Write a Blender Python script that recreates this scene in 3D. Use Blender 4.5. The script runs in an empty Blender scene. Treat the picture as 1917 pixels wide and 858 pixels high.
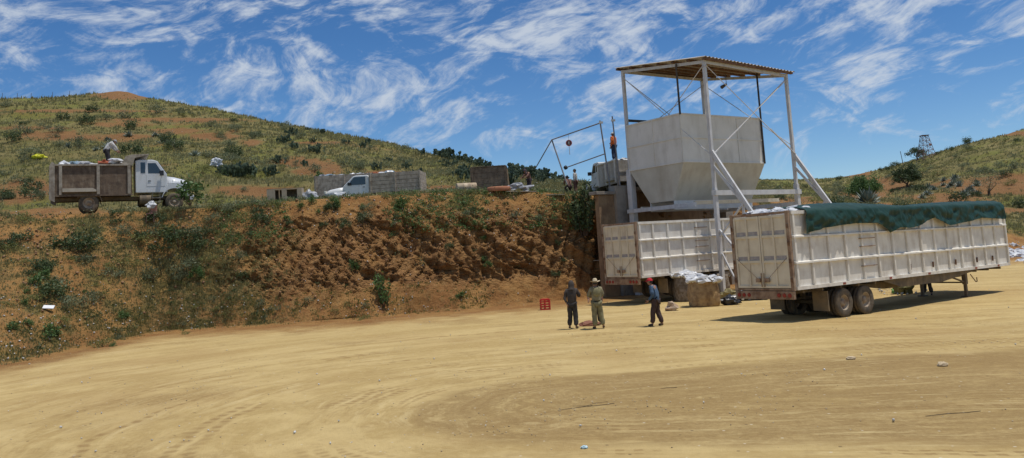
import bpy, bmesh, math, random
import numpy as np
from mathutils import Vector, Matrix, noise as mn
random.seed(7); RNG = np.random.default_rng(11)
sc = bpy.context.scene
COL = sc.collection
# ------------------------------------------------------------------ camera maths
FPX = 1491.; PITCH = .10; ROLL = .06; HOR = 469.; HC = 3.0
PPY = HOR - FPX*math.tan(PITCH)
F = np.array([0, math.cos(PITCH), math.sin(PITCH)]); R0 = np.array([1., 0, 0]); U0 = np.cross(R0, F)
U = U0*math.cos(ROLL)+R0*math.sin(ROLL); R = R0*math.cos(ROLL)-U0*math.sin(ROLL)
CAM = np.array([0, 0, HC])
def ray(px, py): return F+(px-958.5)/FPX*R-(py-PPY)/FPX*U
def at(px, py, D):
    d = ray(px, py); return CAM+d*(D/d[1])
def zcol(k, py, D):            # height of the point (k*D, D, z) seen on photo row py
    v = -(py-PPY)/FPX; A = np.array([k*D, D, 0])
    return HC+(v*(A@F)-A@U)/(U[2]-v*F[2])
def project(P):
    q = P-CAM; w = q@F
    return 958.5+FPX*(q@R)/w, PPY-FPX*(q@U)/w
cd = bpy.data.cameras.new('camera'); cam = bpy.data.objects.new('camera', cd); COL.objects.link(cam)
cam.matrix_world = Matrix(((R[0], U[0], -F[0], 0), (R[1], U[1], -F[1], 0), (R[2], U[2], -F[2], HC), (0, 0, 0, 1)))
cd.sensor_width = 36; cd.lens = FPX/1917*36; cd.shift_y = (PPY-429)/1917; cd.clip_end = 8000; cd.clip_start = .1
sc.camera = cam
# ------------------------------------------------------------------ materials
class NT:
    def __init__(s, nt): s.nt = nt
    def n(s, t, **kw):
        o = s.nt.nodes.new(t)
        for k, v in kw.items():
            if k[:2] == 'i_': s.put(o.inputs[int(k[2:])] if k[2:].isdigit() else o.inputs[k[2:]], v)
            else: setattr(o, k, v)
        return o
    def put(s, inp, v):
        if isinstance(v, bpy.types.NodeSocket): s.nt.links.new(v, inp)
        elif isinstance(v, tuple) and len(v) == 3 and inp.type == 'RGBA': inp.default_value = (*v, 1)
        else: inp.default_value = v
    def mix(s, f, a, b, blend='MIX'):
        o = s.n('ShaderNodeMix', data_type='RGBA', blend_type=blend)
        s.put(o.inputs[0], f); s.put(o.inputs[6], a); s.put(o.inputs[7], b); return o.outputs[2]
    def noise(s, vec, scale, detail=4, rough=.55, dist=0):
        o = s.n('ShaderNodeTexNoise'); s.put(o.inputs['Scale'], float(scale)); o.inputs['Detail'].default_value = detail
        o.inputs['Roughness'].default_value = rough; o.inputs['Distortion'].default_value = dist
        if vec is not None: s.put(o.inputs['Vector'], vec)
        return o.outputs[0]
    def m(s, op, a, b=0., c=None):
        o = s.n('ShaderNodeMath', operation=op); s.put(o.inputs[0], a); s.put(o.inputs[1], b)
        if c is not None: s.put(o.inputs[2], c)
        return o.outputs[0]
    def ramp(s, v, lo, hi, a=0., b=1.):
        o = s.n('ShaderNodeMapRange', interpolation_type='SMOOTHSTEP'); s.put(o.inputs[0], v)
        for i, x in zip((1, 2, 3, 4), (lo, hi, a, b)): s.put(o.inputs[i], float(x))
        return o.outputs[0]
    def scale(s, vec, sx, sy, sz):
        o = s.n('ShaderNodeMapping'); s.put(o.inputs[0], vec); o.inputs['Scale'].default_value = (sx, sy, sz); return o.outputs[0]
    def attr(s, name): return s.n('ShaderNodeAttribute', attribute_name=name).outputs
def newmat(name):
    m = bpy.data.materials.new(name); m.use_nodes = True; m.node_tree.nodes.clear()
    t = NT(m.node_tree); out = t.n('ShaderNodeOutputMaterial'); b = t.n('ShaderNodeBsdfPrincipled')
    m.node_tree.links.new(b.outputs[0], out.inputs[0]); return m, t, b, out
MATS = {}
def M(name, c, rough=.6, metal=0., c2=None, vs=3., amt=.5, bump=0., bs=30., dirt=None, dirt_amt=.4, dscale=1.3, spec=.4):
    if name in MATS: return MATS[name]
    m, t, b, out = newmat(name)
    tc = t.n('ShaderNodeTexCoord').outputs['Object']
    col = c
    if c2 is None: c2 = tuple(x*.72 for x in c)
    col = t.mix(t.ramp(t.noise(tc, vs, 5), .35, .7, 0, amt), c, c2)
    if dirt:
        st = t.noise(t.scale(tc, 1, 1, .18), dscale*4, 5, .65)
        pt = t.noise(tc, dscale, 6, .7)
        f = t.m('MULTIPLY', t.ramp(t.m('ADD', t.m('MULTIPLY', st, .5), t.m('MULTIPLY', pt, .5)), .46, .66), dirt_amt)
        col = t.mix(f, col, dirt)
    t.put(b.inputs['Base Color'], col); b.inputs['Roughness'].default_value = rough
    b.inputs['Metallic'].default_value = metal; b.inputs['Specular IOR Level'].default_value = spec
    if bump:
        bp = t.n('ShaderNodeBump', i_Strength=bump, i_Distance=.03); t.put(bp.inputs['Height'], t.noise(tc, bs, 4)); t.put(b.inputs['Normal'], bp.outputs[0])
    MATS[name] = m; return m
def leafmat(name, a, b_, trans=.25, rough=.55):
    if name in MATS: return MATS[name]
    m, t, b, out = newmat(name)
    v = t.attr('tint')[2]
    oi = t.n('ShaderNodeObjectInfo').outputs['Random']
    col = t.mix(v, a, b_)
    col = t.mix(t.m('MULTIPLY', oi, .45), col, tuple(min(1, x*1.35+.012) for x in b_))
    t.put(b.inputs['Base Color'], col); b.inputs['Roughness'].default_value = rough; b.inputs['Specular IOR Level'].default_value = .3
    tr = t.n('ShaderNodeBsdfTranslucent'); t.put(tr.inputs[0], col)
    mx = t.n('ShaderNodeMixShader'); mx.inputs[0].default_value = trans
    m.node_tree.links.new(b.outputs[0], mx.inputs[1]); m.node_tree.links.new(tr.outputs[0], mx.inputs[2]); m.node_tree.links.new(mx.outputs[0], out.inputs[0])
    MATS[name] = m; return m
# ------------------------------------------------------------------ object helpers
def tag(o, label=None, cat=None, group=None, kind=None):
    if label: o['label'] = label
    if cat: o['category'] = cat
    if group: o['group'] = group
    if kind: o['kind'] = kind
    return o
def thing(name, label, cat, loc, rz=0, group=None, rot=None):
    o = bpy.data.objects.new(name, None); COL.objects.link(o); o.location = loc
    o.rotation_euler = rot or (0, 0, rz); o.empty_display_size = .3
    return tag(o, label, cat, group)
def dup(o, parent=None):
    c = o.copy(); COL.objects.link(c)
    if parent is not None: c.parent = parent
    for ch in list(o.children): dup(ch, c)
    return c
class MB:
    def __init__(s): s.v = []; s.f = []; s.mi = []; s.cur = 0
    def add(s, vs, fs):
        b = len(s.v); s.v += [tuple(x) for x in vs]; s.f += [tuple(b+i for i in f) for f in fs]; s.mi += [s.cur]*len(fs); return s
    def box(s, x0, x1, y0, y1, z0, z1):
        return s.add([(x, y, z) for x in (x0, x1) for y in (y0, y1) for z in (z0, z1)],
                     [(0, 1, 3, 2), (4, 6, 7, 5), (0, 4, 5, 1), (2, 3, 7, 6), (0, 2, 6, 4), (1, 5, 7, 3)])
    def beam(s, p0, p1, w, h=None, up=(0, 0, 1)):
        h = h or w; p0 = Vector(p0); p1 = Vector(p1); d = (p1-p0).normalized(); up = Vector(up)
        if abs(d.dot(up)) > .98: up = Vector((0, 1, 0))
        a = d.cross(up).normalized()*w/2; b = a.cross(d).normalized()*h/2
        vs = [p+i*a+j*b for p in (p0, p1) for i, j in ((-1, -1), (1, -1), (1, 1), (-1, 1))]
        return s.add(vs, [(0, 1, 2, 3), (7, 6, 5, 4), (0, 4, 5, 1), (1, 5, 6, 2), (2, 6, 7, 3), (3, 7, 4, 0)])
    def tube(s, p0, p1, r, r1=None, n=10, caps=True):
        r1 = r if r1 is None else r1; p0 = Vector(p0); p1 = Vector(p1); d = (p1-p0).normalized()
        up = Vector((0, 0, 1)) if abs(d.z) < .95 else Vector((0, 1, 0)); a = d.cross(up).normalized(); b = a.cross(d)
        vs = []
        for p, q in ((p0, r), (p1, r1)):
            for i in range(n): t = 2*math.pi*i/n; vs.append(p+(a*math.cos(t)+b*math.sin(t))*q)
        fs = [(i, (i+1) % n, n+(i+1) % n, n+i) for i in range(n)]
        if caps: fs += [tuple(range(n-1, -1, -1)), tuple(range(n, 2*n))]
        return s.add(vs, fs)
    def path(s, pts, r, n=7):
        for a, b in zip(pts[:-1], pts[1:]): s.tube(a, b, r, n=n)
        return s
    def prism(s, pts, y0, y1, axis='y'):
        n = len(pts)
        if axis == 'y': vs = [(x, y0, z) for x, z in pts]+[(x, y1, z) for x, z in pts]
        elif axis == 'x': vs = [(y0, x, z) for x, z in pts]+[(y1, x, z) for x, z in pts]
        else: vs = [(x, z, y0) for x, z in pts]+[(x, z, y1) for x, z in pts]
        return s.add(vs, [tuple(range(n)), tuple(range(2*n-1, n-1, -1))]+[(i, i+n, (i+1) % n+n, (i+1) % n) for i in range(n)])
    def lathe(s, prof, c=(0, 0, 0), axis='y', n=24):
        # prof: (offset along the axis, radius)
        vs = []
        for o, r in prof:
            for i in range(n):
                t = 2*math.pi*i/n; a, b = r*math.cos(t), r*math.sin(t)
                vs.append((c[0]+a, c[1]+o, c[2]+b) if axis == 'y' else ((c[0]+a, c[1]+b, c[2]+o) if axis == 'z' else (c[0]+o, c[1]+a, c[2]+b)))
        fs = [(j*n+i, j*n+(i+1) % n, (j+1)*n+(i+1) % n, (j+1)*n+i) for j in range(len(prof)-1) for i in range(n)]
        return s.add(vs, fs)
    def lump(s, c, r, seed=0, sub=3, rough=.3, sc_=(1, 1, 1), freq=2.2, flat=True):
        bm = bmesh.new(); bmesh.ops.create_icosphere(bm, subdivisions=sub, radius=1)
        for v in bm.verts:
            p = v.co.copy(); q = p*freq+Vector((seed*3.1, seed*1.7, seed*.9))
            k = 1+rough*mn.noise(q)*1.6+rough*.7*abs(mn.noise(q*2.6))+rough*.5*mn.noise(q*6)
            p = p*k; v.co = Vector((c[0]+p.x*r*sc_[0], c[1]+p.y*r*sc_[1], c[2]+max(p.z, -.75 if flat else -9)*r*sc_[2]))
        bm.verts.index_update()
        s.add([v.co[:] for v in bm.verts], [[v.index for v in f.verts] for f in bm.faces]); bm.free(); return s
    def build(s, name, mats, parent=None, bevel=0, smooth=False, loc=None):
        me = bpy.data.meshes.new(name); bm = bmesh.new()
        bv = [bm.verts.new(v) for v in s.v]
        for f, mi in zip(s.f, s.mi):
            try: fc = bm.faces.new([bv[i] for i in f]); fc.material_index = mi; fc.smooth = smooth
            except ValueError: pass
        bmesh.ops.recalc_face_normals(bm, faces=bm.faces)
        if bevel: bmesh.ops.bevel(bm, geom=bm.edges[:], offset=bevel, segments=2, profile=.5, affect='EDGES', clamp_overlap=True)
        bm.to_mesh(me); bm.free()
        for m in (mats if isinstance(mats, (list, tuple)) else [mats]): me.materials.append(m)
        o = bpy.data.objects.new(name, me); COL.objects.link(o)
        if parent is not None: o.parent = parent
        if loc is not None: o.location = loc
        return o
def npmesh(name, V, Fc, mats, attrs=None, parent=None, smooth=False, uv=None):
    me = bpy.data.meshes.new(name); nv, k = len(V), Fc.shape[1]; nf = len(Fc)
    me.vertices.add(nv); me.vertices.foreach_set('co', np.ascontiguousarray(V, dtype=np.float32).ravel())
    me.loops.add(nf*k); me.loops.foreach_set('vertex_index', np.ascontiguousarray(Fc, dtype=np.int32).ravel())
    me.polygons.add(nf); me.polygons.foreach_set('loop_start', np.arange(0, nf*k, k, dtype=np.int32))
    me.polygons.foreach_set('loop_total', np.full(nf, k, dtype=np.int32))
    if smooth: me.polygons.foreach_set('use_smooth', np.ones(nf, dtype=bool))
    me.update(calc_edges=True)
    for an, (ty, arr) in (attrs or {}).items():
        a = me.attributes.new(an, ty, 'POINT'); a.data.foreach_set('value' if ty == 'FLOAT' else 'vector', np.ascontiguousarray(arr, dtype=np.float32).ravel())
    for m in (mats if isinstance(mats, (list, tuple)) else [mats]): me.materials.append(m)
    me.validate(); o = bpy.data.objects.new(name, me); COL.objects.link(o)
    if parent is not None: o.parent = parent
    return o
# ------------------------------------------------------------------ numpy noise
def _h(ix, iy, iz):
    n = (ix*374761393+iy*668265263+iz*2147483647) & 0xffffffff
    n = ((n ^ (n >> 13))*1274126177) & 0xffffffff; n = n ^ (n >> 16)
    return (n & 0xffffff)/float(0xffffff)
def vnoise(x, y, z):
    ix, iy, iz = np.floor(x).astype(np.int64), np.floor(y).astype(np.int64), np.floor(z).astype(np.int64)
    fx, fy, fz = x-ix, y-iy, z-iz; u, v, w = [t*t*(3-2*t) for t in (fx, fy, fz)]
    def L(a, b, t): return a+(b-a)*t
    r = L(L(L(_h(ix, iy, iz), _h(ix+1, iy, iz), u), L(_h(ix, iy+1, iz), _h(ix+1, iy+1, iz), u), v),
          L(L(_h(ix, iy, iz+1), _h(ix+1, iy, iz+1), u), L(_h(ix, iy+1, iz+1), _h(ix+1, iy+1, iz+1), u), v), w)
    return r*2-1
def fbm(x, y, z, o=4, g=.5):
    s = 0; a = 1; t = 0
    for i in range(o): s = s+a*vnoise(x*2**i+i*17.3, y*2**i+i*9.1, z*2**i); t += a; a *= g
    return s/t
def worley(x, y, z):
    ix, iy, iz = [np.floor(t).astype(np.int64) for t in (x, y, z)]; best = np.full(x.shape, 9.); val = np.zeros(x.shape); sec = np.full(x.shape, 9.)
    for a in (-1, 0, 1):
        for b in (-1, 0, 1):
            for c in (-1, 0, 1):
                jx, jy, jz = ix+a, iy+b, iz+c
                d = (jx+_h(jx, jy, jz)-x)**2+(jy+_h(jx+91, jy, jz)-y)**2+(jz+_h(jx, jy+57, jz)-z)**2
                m = d < best; sec = np.where(m, best, np.minimum(sec, d)); val = np.where(m, _h(jx, jy+3, jz+41), val); best = np.where(m, d, best)
    return np.sqrt(best), np.sqrt(sec), val
def sst(x, a, b): t = np.clip((x-a)/(b-a), 0, 1); return t*t*(3-2*t)
# ------------------------------------------------------------------ terrain
# photo column : foot depth | cliff top depth,row | bench back | mid slope | skyline
CT = [(-900, 14, 40, 430, 58, 400, 95, 300, 130, 230), (-300, 22, 42, 408, 56, 380, 92, 272, 128, 188),
      (0, 29.5, 43, 403, 50, 372, 90, 265, 130, 177), (100, 32.5, 43.3, 401, 50, 369, 90, 262, 131, 178), (160, 35, 43.6, 399, 50, 366, 90, 262, 134, 172), (220, 37.5, 44, 396, 50, 364, 90, 262, 136, 165),
      (290, 40.3, 44.5, 393, 51, 362, 90, 262, 132, 180), (400, 41, 45, 388, 52, 364, 90, 272, 125, 196), (500, 41, 46, 378, 56, 364, 88, 285, 120, 221),
      (640, 41.3, 47, 368, 57, 355, 85, 297, 112, 247), (800, 42.5, 48, 360, 57, 349, 80, 315, 100, 284), (900, 43.5, 48.4, 357, 56, 347, 75, 325, 92, 307),
      (1000, 45.3, 48.6, 358, 55, 352, 68, 340, 80, 333), (1060, 46.0, 48.4, 362, 54, 355, 62, 348, 72, 343), (1095, 46.5, 48.6, 364, 54, 356, 62, 349, 72, 345), (1118, 47.9, 48.5, 368, 54, 357, 65, 350, 75, 346),
      (1200, 49, 49.2, 365, 56, 352, 68, 348, 80, 344), (1300, 51.6, 52.2, 364, 58, 352, 75, 346, 95, 341), (1370, 53.6, 55, 368, 63, 366, 100, 352, 200, 338),
      (1430, 55, 59, 384, 68, 378, 150, 350, 280, 336), (1500, 58, 63, 392, 75, 384, 150, 352, 290, 335), (1560, 59, 65, 396, 78, 386, 150, 354, 280, 333), (1610, 60, 66, 398, 80, 386, 150, 354, 225, 324),
      (1700, 62, 68, 408, 82, 394, 130, 345, 205, 300), (1800, 64, 70, 424, 84, 396, 115, 338, 190, 270), (1917, 66, 74, 445, 86, 404, 105, 338, 180, 238),
      (2100, 66, 76, 440, 88, 395, 105, 320, 175, 190), (2700, 64, 80, 430, 95, 380, 120, 290, 180, 170)]
pxs = np.concatenate([np.linspace(-7500, -500, 26)[:-1], np.arange(-500, 2400, 3.0), np.linspace(2400, 8500, 24)[1:]])
K = (pxs-958.5)/FPX
ct = np.array(CT, float)
ki = (ct[:, 0]-958.5)/FPX
Z = lambda c, row: np.array([zcol(k, p, d) for k, p, d in zip(ki, ct[:, row], ct[:, c])])
zc, zb, zm, zs = Z(2, 3), Z(4, 5), Z(6, 7), Z(8, 9)
fine = np.arange(-1500, 3500, 3.0)
def smoothcol(vals):
    a = np.interp(fine, ct[:, 0], vals); g = np.exp(-np.linspace(-2.2, 2.2, 15)**2); g /= g.sum()
    b = np.convolve(np.pad(a, 7, mode='edge'), g, mode='valid'); return np.interp(pxs, fine, b)
yf, yc, yb, ym, ys = [smoothcol(ct[:, i]) for i in (1, 2, 4, 6, 8)]
zb = np.where(ct[:, 0] < 1310, zc+.15, zb)
Zc, Zb, Zm, Zs = [smoothcol(v) for v in (zc, zb, zm, zs)]
kk = K
yf = yf+.5*fbm(K*22, K*0, K*0, 3)
zeros = np.zeros_like(K)
ctrl = [(-40+zeros, zeros), (6+zeros, zeros), (yf, zeros), (yc, Zc), (yb, Zb), (ym, Zm), (ys, Zs), (ys*1.35, Zs-.06*ys), (1600+zeros, -25+zeros)]
segs = [8, 170, 170, 60, 120, 90, 10, 5]
rows_y, rows_z, rowseg = [], [], []
for si, n in enumerate(segs):
    (y0, z0), (y1, z1) = ctrl[si], ctrl[si+1]
    for j in range(n+(si == len(segs)-1)):
        t = j/n
        if si == 1: ty = t**1.35
        elif si in (6, 7): ty = t**1.5
        else: ty = t
        rows_y.append(y0+(y1-y0)*ty); rows_z.append(z0+(z1-z0)*(ty if si < 4 else (ty if si != 7 else t))); rowseg.append(si+t)
Y = np.array(rows_y); Zt = np.array(rows_z); RS = np.array(rowseg)[:, None]+np.zeros_like(Y); KK = np.broadcast_to(K, Y.shape)
# soften the corners between the segments beyond the cliff foot
def smr(A, n, r0, r1):
    B = A.copy()
    for _ in range(n): B[r0:r1] = .25*B[r0-1:r1-1]+.5*B[r0:r1]+.25*B[r0+1:r1+1]
    return B
i_foot, i_top = 178, 348; i_b = i_top+60; i_m = i_b+120
Y2 = smr(Y, 60, i_b-25, i_m+40); Z2 = smr(Zt, 60, i_b-25, i_m+40); Z2 = smr(Z2, 25, i_foot-12, i_foot+14); Z2 = smr(Z2, 30, i_top-12, i_top+12)
Z2 = smr(Z2, 60, i_m+60, len(Z2)-2)
Y, Zt = Y2, Z2
X = KK*np.maximum(Y, 8.0)
PX0 = KK*FPX+958.5
cl = np.clip(RS-2, 0, 1)                                # 0..1 up the cliff
cliff = np.where((RS >= 2) & (RS <= 3), np.sin(np.pi*np.clip((RS-2), 0, 1))**.5, 0)
rockzone = sst(PX0, 330, 520)*(1-sst(PX0, 1330, 1450))
steep = (.35+.65*rockzone)*cliff
Sx, Sy, Sz = X*1., Y*1., Zt*1.
# tilted strata and broken blocks
a = .55*Sx+.8*Sz; b_ = .8*Sx-.55*Sz
big = fbm(Sx*.22, Sz*.3, Sy*.1, 3)
w1, w2, wv = worley(b_*.55+big, a*1.35, Sy*.5)
w3, w4, wv2 = worley(b_*1.5+3, a*3.6+big, Sy*1.2)
rid = 1-np.abs(fbm(b_*.6, a*1.5, Sy*.3, 5))*2.2
mid_rock = rockzone*sst(cl, .08, .3)*(1-sst(cl, .72, .92))
nRk = fbm(Sx*.25+5, Sz*.3, Sy*.1, 3)
gul = fbm(Sx*.55, Sz*.12, Sy*0, 4)
disp = steep*(big*1.1+gul*.7+.22*fbm(Sx*1.6, Sz*1.6, Sy, 4))+mid_rock*sst(nRk, -.3, .15)*(wv*.42+.22*wv2-.28+.20*rid*.6)+cliff*.10*fbm(Sx*5, Sz*5, Sy*5, 3)
ledge = np.floor((a+big*1.2)/.9); fr = (a+big*1.2)/.9-ledge
disp += mid_rock*.30*(fr**2-.4)
nAl = fbm(Sx*.42+11, Sz*.55+3, Sy*.1, 4)
disp -= rockzone*sst(cl, .12, .28)*(1-sst(cl, .66, .80))*.5*sst(nAl, .05, .35)
fc = b_*1.1+a*.35; fl = np.floor(fc*1.4+big); ff = fc*1.4+big-fl
disp += mid_rock*(.30*ff-.15)+rockzone*cliff*.14*sst(nRk, -.2, .2)*(np.abs(fbm(b_*1.9, a*4.5, Sy, 4))*2-.5)
near = (RS < 2)
hill = sst(RS, 2.95, 3.3)
dz = np.where(near, .035*fbm(X*.35, Y*.35, X*0, 4)+.010*fbm(X*2.2, Y*2.2, X*0, 3), 0)
dz = dz*sst(Y, -40, 2)+hill*(.14*fbm(X*.6, Y*.6, X*0, 4)+.9*sst(RS, 3.9, 4.6)*fbm(X*.09, Y*.09, X*0, 4)*(1-.6*sst(RS, 5.2, 6)))
skirt = np.where((RS >= 2) & (RS < 2.35), np.sin(np.pi*np.clip((RS-2)/.35, 0, 1)), 0)*.25*(.5+fbm(X*.7, Y*.7, X*0, 3))
# old terraces cut across the hillside
terr = sst(RS, 4.0, 4.3)*(1-sst(RS, 5.5, 5.9))
tz = Zt+1.2*fbm(X*.05, Y*.05, X*0, 2)
stepf = (tz/3.3)-np.floor(tz/3.3)
left = 1-sst(PX0, 900, 1050); right_ = sst(PX0, 1500, 1700)
dz += terr*(left*.8+right_*1.0)*(sst(stepf, .55, .8)*1.3-stepf*1.3)*.55
X = X+disp*(-.08)*KK; Y = Y-disp*.85; Zt = Zt+disp*.30+dz+skirt
# yard falls away gently to the right
Zt = Zt-np.where(RS < 2.0, 1, 1-sst(RS, 2.0, 2.3))*(.14*sst(X, 8, 14)*(1-sst(Y, 40, 60)))
P3 = np.stack([X, Y, Zt], -1)
qq = P3-CAM; ww = np.maximum(qq@F, .5); IX = 958.5+FPX*(qq@R)/ww; IY = PPY-FPX*(qq@U)/ww
nA = fbm(X*.35, Y*.35, Zt*.35, 5); nB = fbm(X*1.3+7, Y*1.3, Zt*1.3, 4); nC = fbm(X*.12+3, Y*.12, Zt*.12, 4)
def blob(px, py, rx, ry, n=.9):
    d = np.sqrt(((IX-px)/rx)**2+((IY-py)/ry)**2)+n*(nA*.6+nB*.45); return 1-sst(d, .65, 1.15)
soil = np.zeros_like(X)
for bb in [(235, 175, 70, 16), (110, 255, 90, 11), (230, 258, 60, 9), (60, 240, 90, 4), (150, 208, 190, 3), (330, 225, 140, 5), (460, 196, 40, 3), (400, 255, 60, 10),
           (20, 365, 90, 22), (60, 350, 60, 14), (560, 305, 60, 10), (600, 318, 50, 12), (490, 360, 90, 14), (470, 268, 30, 8), (120, 400, 130, 12), (40, 440, 60, 16),
           (600, 268, 60, 4), (230, 233, 60, 5), (340, 245, 60, 6), (1480, 378, 60, 10), (1520, 385, 60, 10),
           (1850, 350, 110, 22), (1770, 372, 100, 12), (1690, 388, 90, 10), (1900, 335, 60, 14), (1880, 395, 80, 6), (1655, 345, 50, 16), (1600, 325, 36, 8), (1900, 250, 60, 5), (1620, 365, 60, 10), (720, 325, 50, 6), (820, 352, 60, 6)]:
    soil = np.maximum(soil, blob(*bb))
band = np.where((RS > 1.9) & (RS < 3.12), 1, 0)*(1-.0)
onbank = sst(RS, 1.93, 2.02)*(1-sst(RS+.25*nB+.2*nA, 2.92, 3.1))
leftbank = 1-sst(PX0, 380, 620)
veg = sst(nA*.7+nB*.5+nC*.3, -.06, .24)
soil = np.maximum(soil, onbank*(1-leftbank*np.clip(.08+.36*veg+.34*sst(nB, -.1, .25), 0, .72)-.22*veg*sst(cl, .6, .9)))
soil = np.maximum(soil, terr*(left+right_)*sst(stepf, .62, .76)*(1-sst(stepf, .8, .92))*sst(nC+.6*nB, .1, .45)*.55)
soil = np.clip(soil+.22*sst(nB+nA*.5, .3, .6)*hill, 0, 1)
soil = np.where(RS < 1.995, 1, soil)
rockm = np.clip(mid_rock*sst(rid+wv*.3, .1, .9)+mid_rock*.35, 0, 1)
yard = np.clip(1-sst(RS+.045*nB+.02*nA, 1.85, 1.985), 0, 1)
yard = np.where((RS > 3) & (PX0 > 1500), 0, yard)
# wheel-track coordinates: distance from, and position along, the oval the lorries turn round
ax, ay, bx, by = 1.1, 15.8, 15.0, 14.6
tt = np.clip(((X-ax)*(bx-ax)+(Y-ay)*(by-ay))/((bx-ax)**2+(by-ay)**2), 0, 1)
dx, dy = X-(ax+tt*(bx-ax)), Y-(ay+tt*(by-ay)); dd = np.sqrt(dx*dx+dy*dy)
dd = dd-.13*tt*14+.30*fbm(X*.25, Y*.25, X*0, 3)+.04*np.maximum(X, 0)*sst(Y, 16, 30)
ang = np.arctan2(dx, dy+1e-6)
trk = np.stack([dd, tt*12.4+np.arctan2(dx, np.abs(dy)+1e-6)*5., np.clip(dy, -8, 12)*.22], -1)
nr, nc = X.shape
idx = np.arange(nr*nc).reshape(nr, nc)
quads = np.stack([idx[:-1, :-1], idx[:-1, 1:], idx[1:, 1:], idx[1:, :-1]], -1)
def terrain_mat():
    m, t, b, out = newmat('terrain_soil_grass_sand')
    P = t.n('ShaderNodeTexCoord').outputs['Object']
    yd, so, rk, tr = t.attr('yard')[2], t.attr('soil')[2], t.attr('rock')[2], t.attr('trk')[1]
    n1 = t.noise(P, .5, 6, .6); n2 = t.noise(P, 2.6, 6, .65); n3 = t.noise(P, 11., 5, .7); n4 = t.noise(P, .13, 4, .55); n5 = t.noise(P, 45., 3, .7)
    grass = t.mix(t.ramp(n1, .36, .64), (.155, .145, .048), (.250, .205, .085))
    grass = t.mix(t.ramp(n4, .48, .62, 0, .7), grass, (.185, .195, .045))
    grass = t.mix(t.ramp(n2, .52, .72, 0, .5), grass, (.10, .11, .045))
    grass = t.mix(t.ramp(n3, .5, .75, 0, .5), grass, (.26, .20, .09))
    soilc = t.mix(t.ramp(n1, .38, .64), (.45, .240, .082), (.33, .155, .054))
    soilc = t.mix(t.ramp(n2, .48, .70, 0, .7), soilc, (.41, .255, .100))
    hl = t.attr('hill')[2]
    soilc = t.mix(t.m('MULTIPLY', hl, .8), soilc, t.mix(n1, (.26, .145, .062), (.20, .095, .042)))
    soilc = t.mix(t.ramp(t.noise(P, .8, 6, .7), .55, .72, 0, .8), soilc, (.235, .095, .038))
    soilc = t.mix(t.ramp(n3, .50, .70, 0, .6), soilc, (.13, .062, .028))
    soilc = t.mix(t.ramp(t.noise(P, 24., 4, .7), .54, .68, 0, .5), soilc, (.45, .33, .17))
    rockc = t.mix(t.ramp(t.noise(t.scale(P, 1, 1, 2.4), 2.1, 6, .7), .40, .62), (.17, .085, .038), (.40, .225, .095))
    soilc = t.mix(t.m('MULTIPLY', rk, .65), soilc, rockc)
    col = t.mix(so, grass, soilc)
    s1 = t.noise(t.scale(tr, .6, .13, 1), 1.5, 7, .66, .9); s2 = t.noise(t.scale(tr, 2.2, .42, 1), 1.5, 7, .74, 1.0)
    s3 = t.noise(t.scale(tr, 9, 1.4, 1), 1., 5, .7, .6)
    gate = t.ramp(t.noise(P, .33, 3, .5), .42, .62)
    sand = t.mix(t.ramp(s1, .40, .62), (.42, .300, .122), (.54, .405, .182))
    sand = t.mix(t.ramp(t.noise(P, 1.1, 7, .72), .44, .66, 0, .5), sand, (.40, .280, .115))
    sand = t.mix(t.ramp(t.noise(P, 5., 6, .75), .45, .68, 0, .5), sand, (.57, .43, .20))
    sand = t.mix(t.m('MULTIPLY', gate, t.ramp(s2, .50, .62, 0, .55)), sand, (.62, .49, .25))
    sand = t.mix(t.m('MULTIPLY', gate, t.ramp(s2, .48, .38, 0, .55)), sand, (.33, .22, .090))
    sand = t.mix(.10, sand, (.40, .26, .10))
    sand = t.mix(t.m('MULTIPLY', gate, t.ramp(s3, .55, .75, 0, .3)), sand, (.29, .18, .072))
    sand = t.mix(t.ramp(n4, .50, .66, 0, .45), sand, (.36, .235, .095))
    sand = t.mix(t.ramp(n2, .54, .76, 0, .35), sand, (.29, .19, .085))
    sand = t.mix(t.ramp(n3, .57, .78, 0, .35), sand, (.25, .165, .075))
    sep = t.n('ShaderNodeSeparateXYZ'); t.put(sep.inputs[0], tr)
    yy = sep.outputs[0]; trs = None
    tread = t.ramp(t.m('SINE', t.m('MULTIPLY', sep.outputs[1], 26.)), -.3, .4, .35, 1)
    for dk, wk in ((3.75, .06), (3.95, .06), (4.6, .08), (4.85, .08), (5.15, .10), (5.45, .10), (2.0, .08), (2.3, .08), (.9, .07), (7.1, .12), (7.45, .12), (9.05, .10), (11.3, .13), (11.65, .13), (14.4, .12)):
        q = t.ramp(t.m('ABSOLUTE', t.m('SUBTRACT', t.m('ADD', yy, t.m('MULTIPLY', t.m('SUBTRACT', n1, .5), .8)), dk)), wk*.4, wk*1.3, 1, 0)
        trs = q if trs is None else t.m('MAXIMUM', trs, q)
    trs = t.m('MULTIPLY', t.m('MULTIPLY', trs, tread), t.ramp(t.noise(P, .22, 2, .5), .46, .60))
    sand = t.mix(t.m('MULTIPLY', trs, .7), sand, (.27, .17, .068))
    isl = t.ramp(t.m('ADD', t.m('ADD', sep.outputs[0], t.m('MULTIPLY', n1, 1.6)), t.m('MULTIPLY', n3, .5)), 4.05, 4.85, .82, 0)
    isl = t.m('MAXIMUM', isl, t.m('MULTIPLY', t.ramp(t.noise(P, .19, 5, .6), .54, .64, 0, .55), t.ramp(n3, .35, .6, .3, 1)))
    islm = t.m('MULTIPLY', t.ramp(n3, .3, .6, .6, 1), t.m('MULTIPLY', t.ramp(s2, .68, .48, .35, 1), t.ramp(t.noise(P, 1.7, 6, .7), .30, .52, .55, 1)))
    sand = t.mix(t.m('MULTIPLY', isl, islm), sand, (.255, .165, .066))
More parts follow.
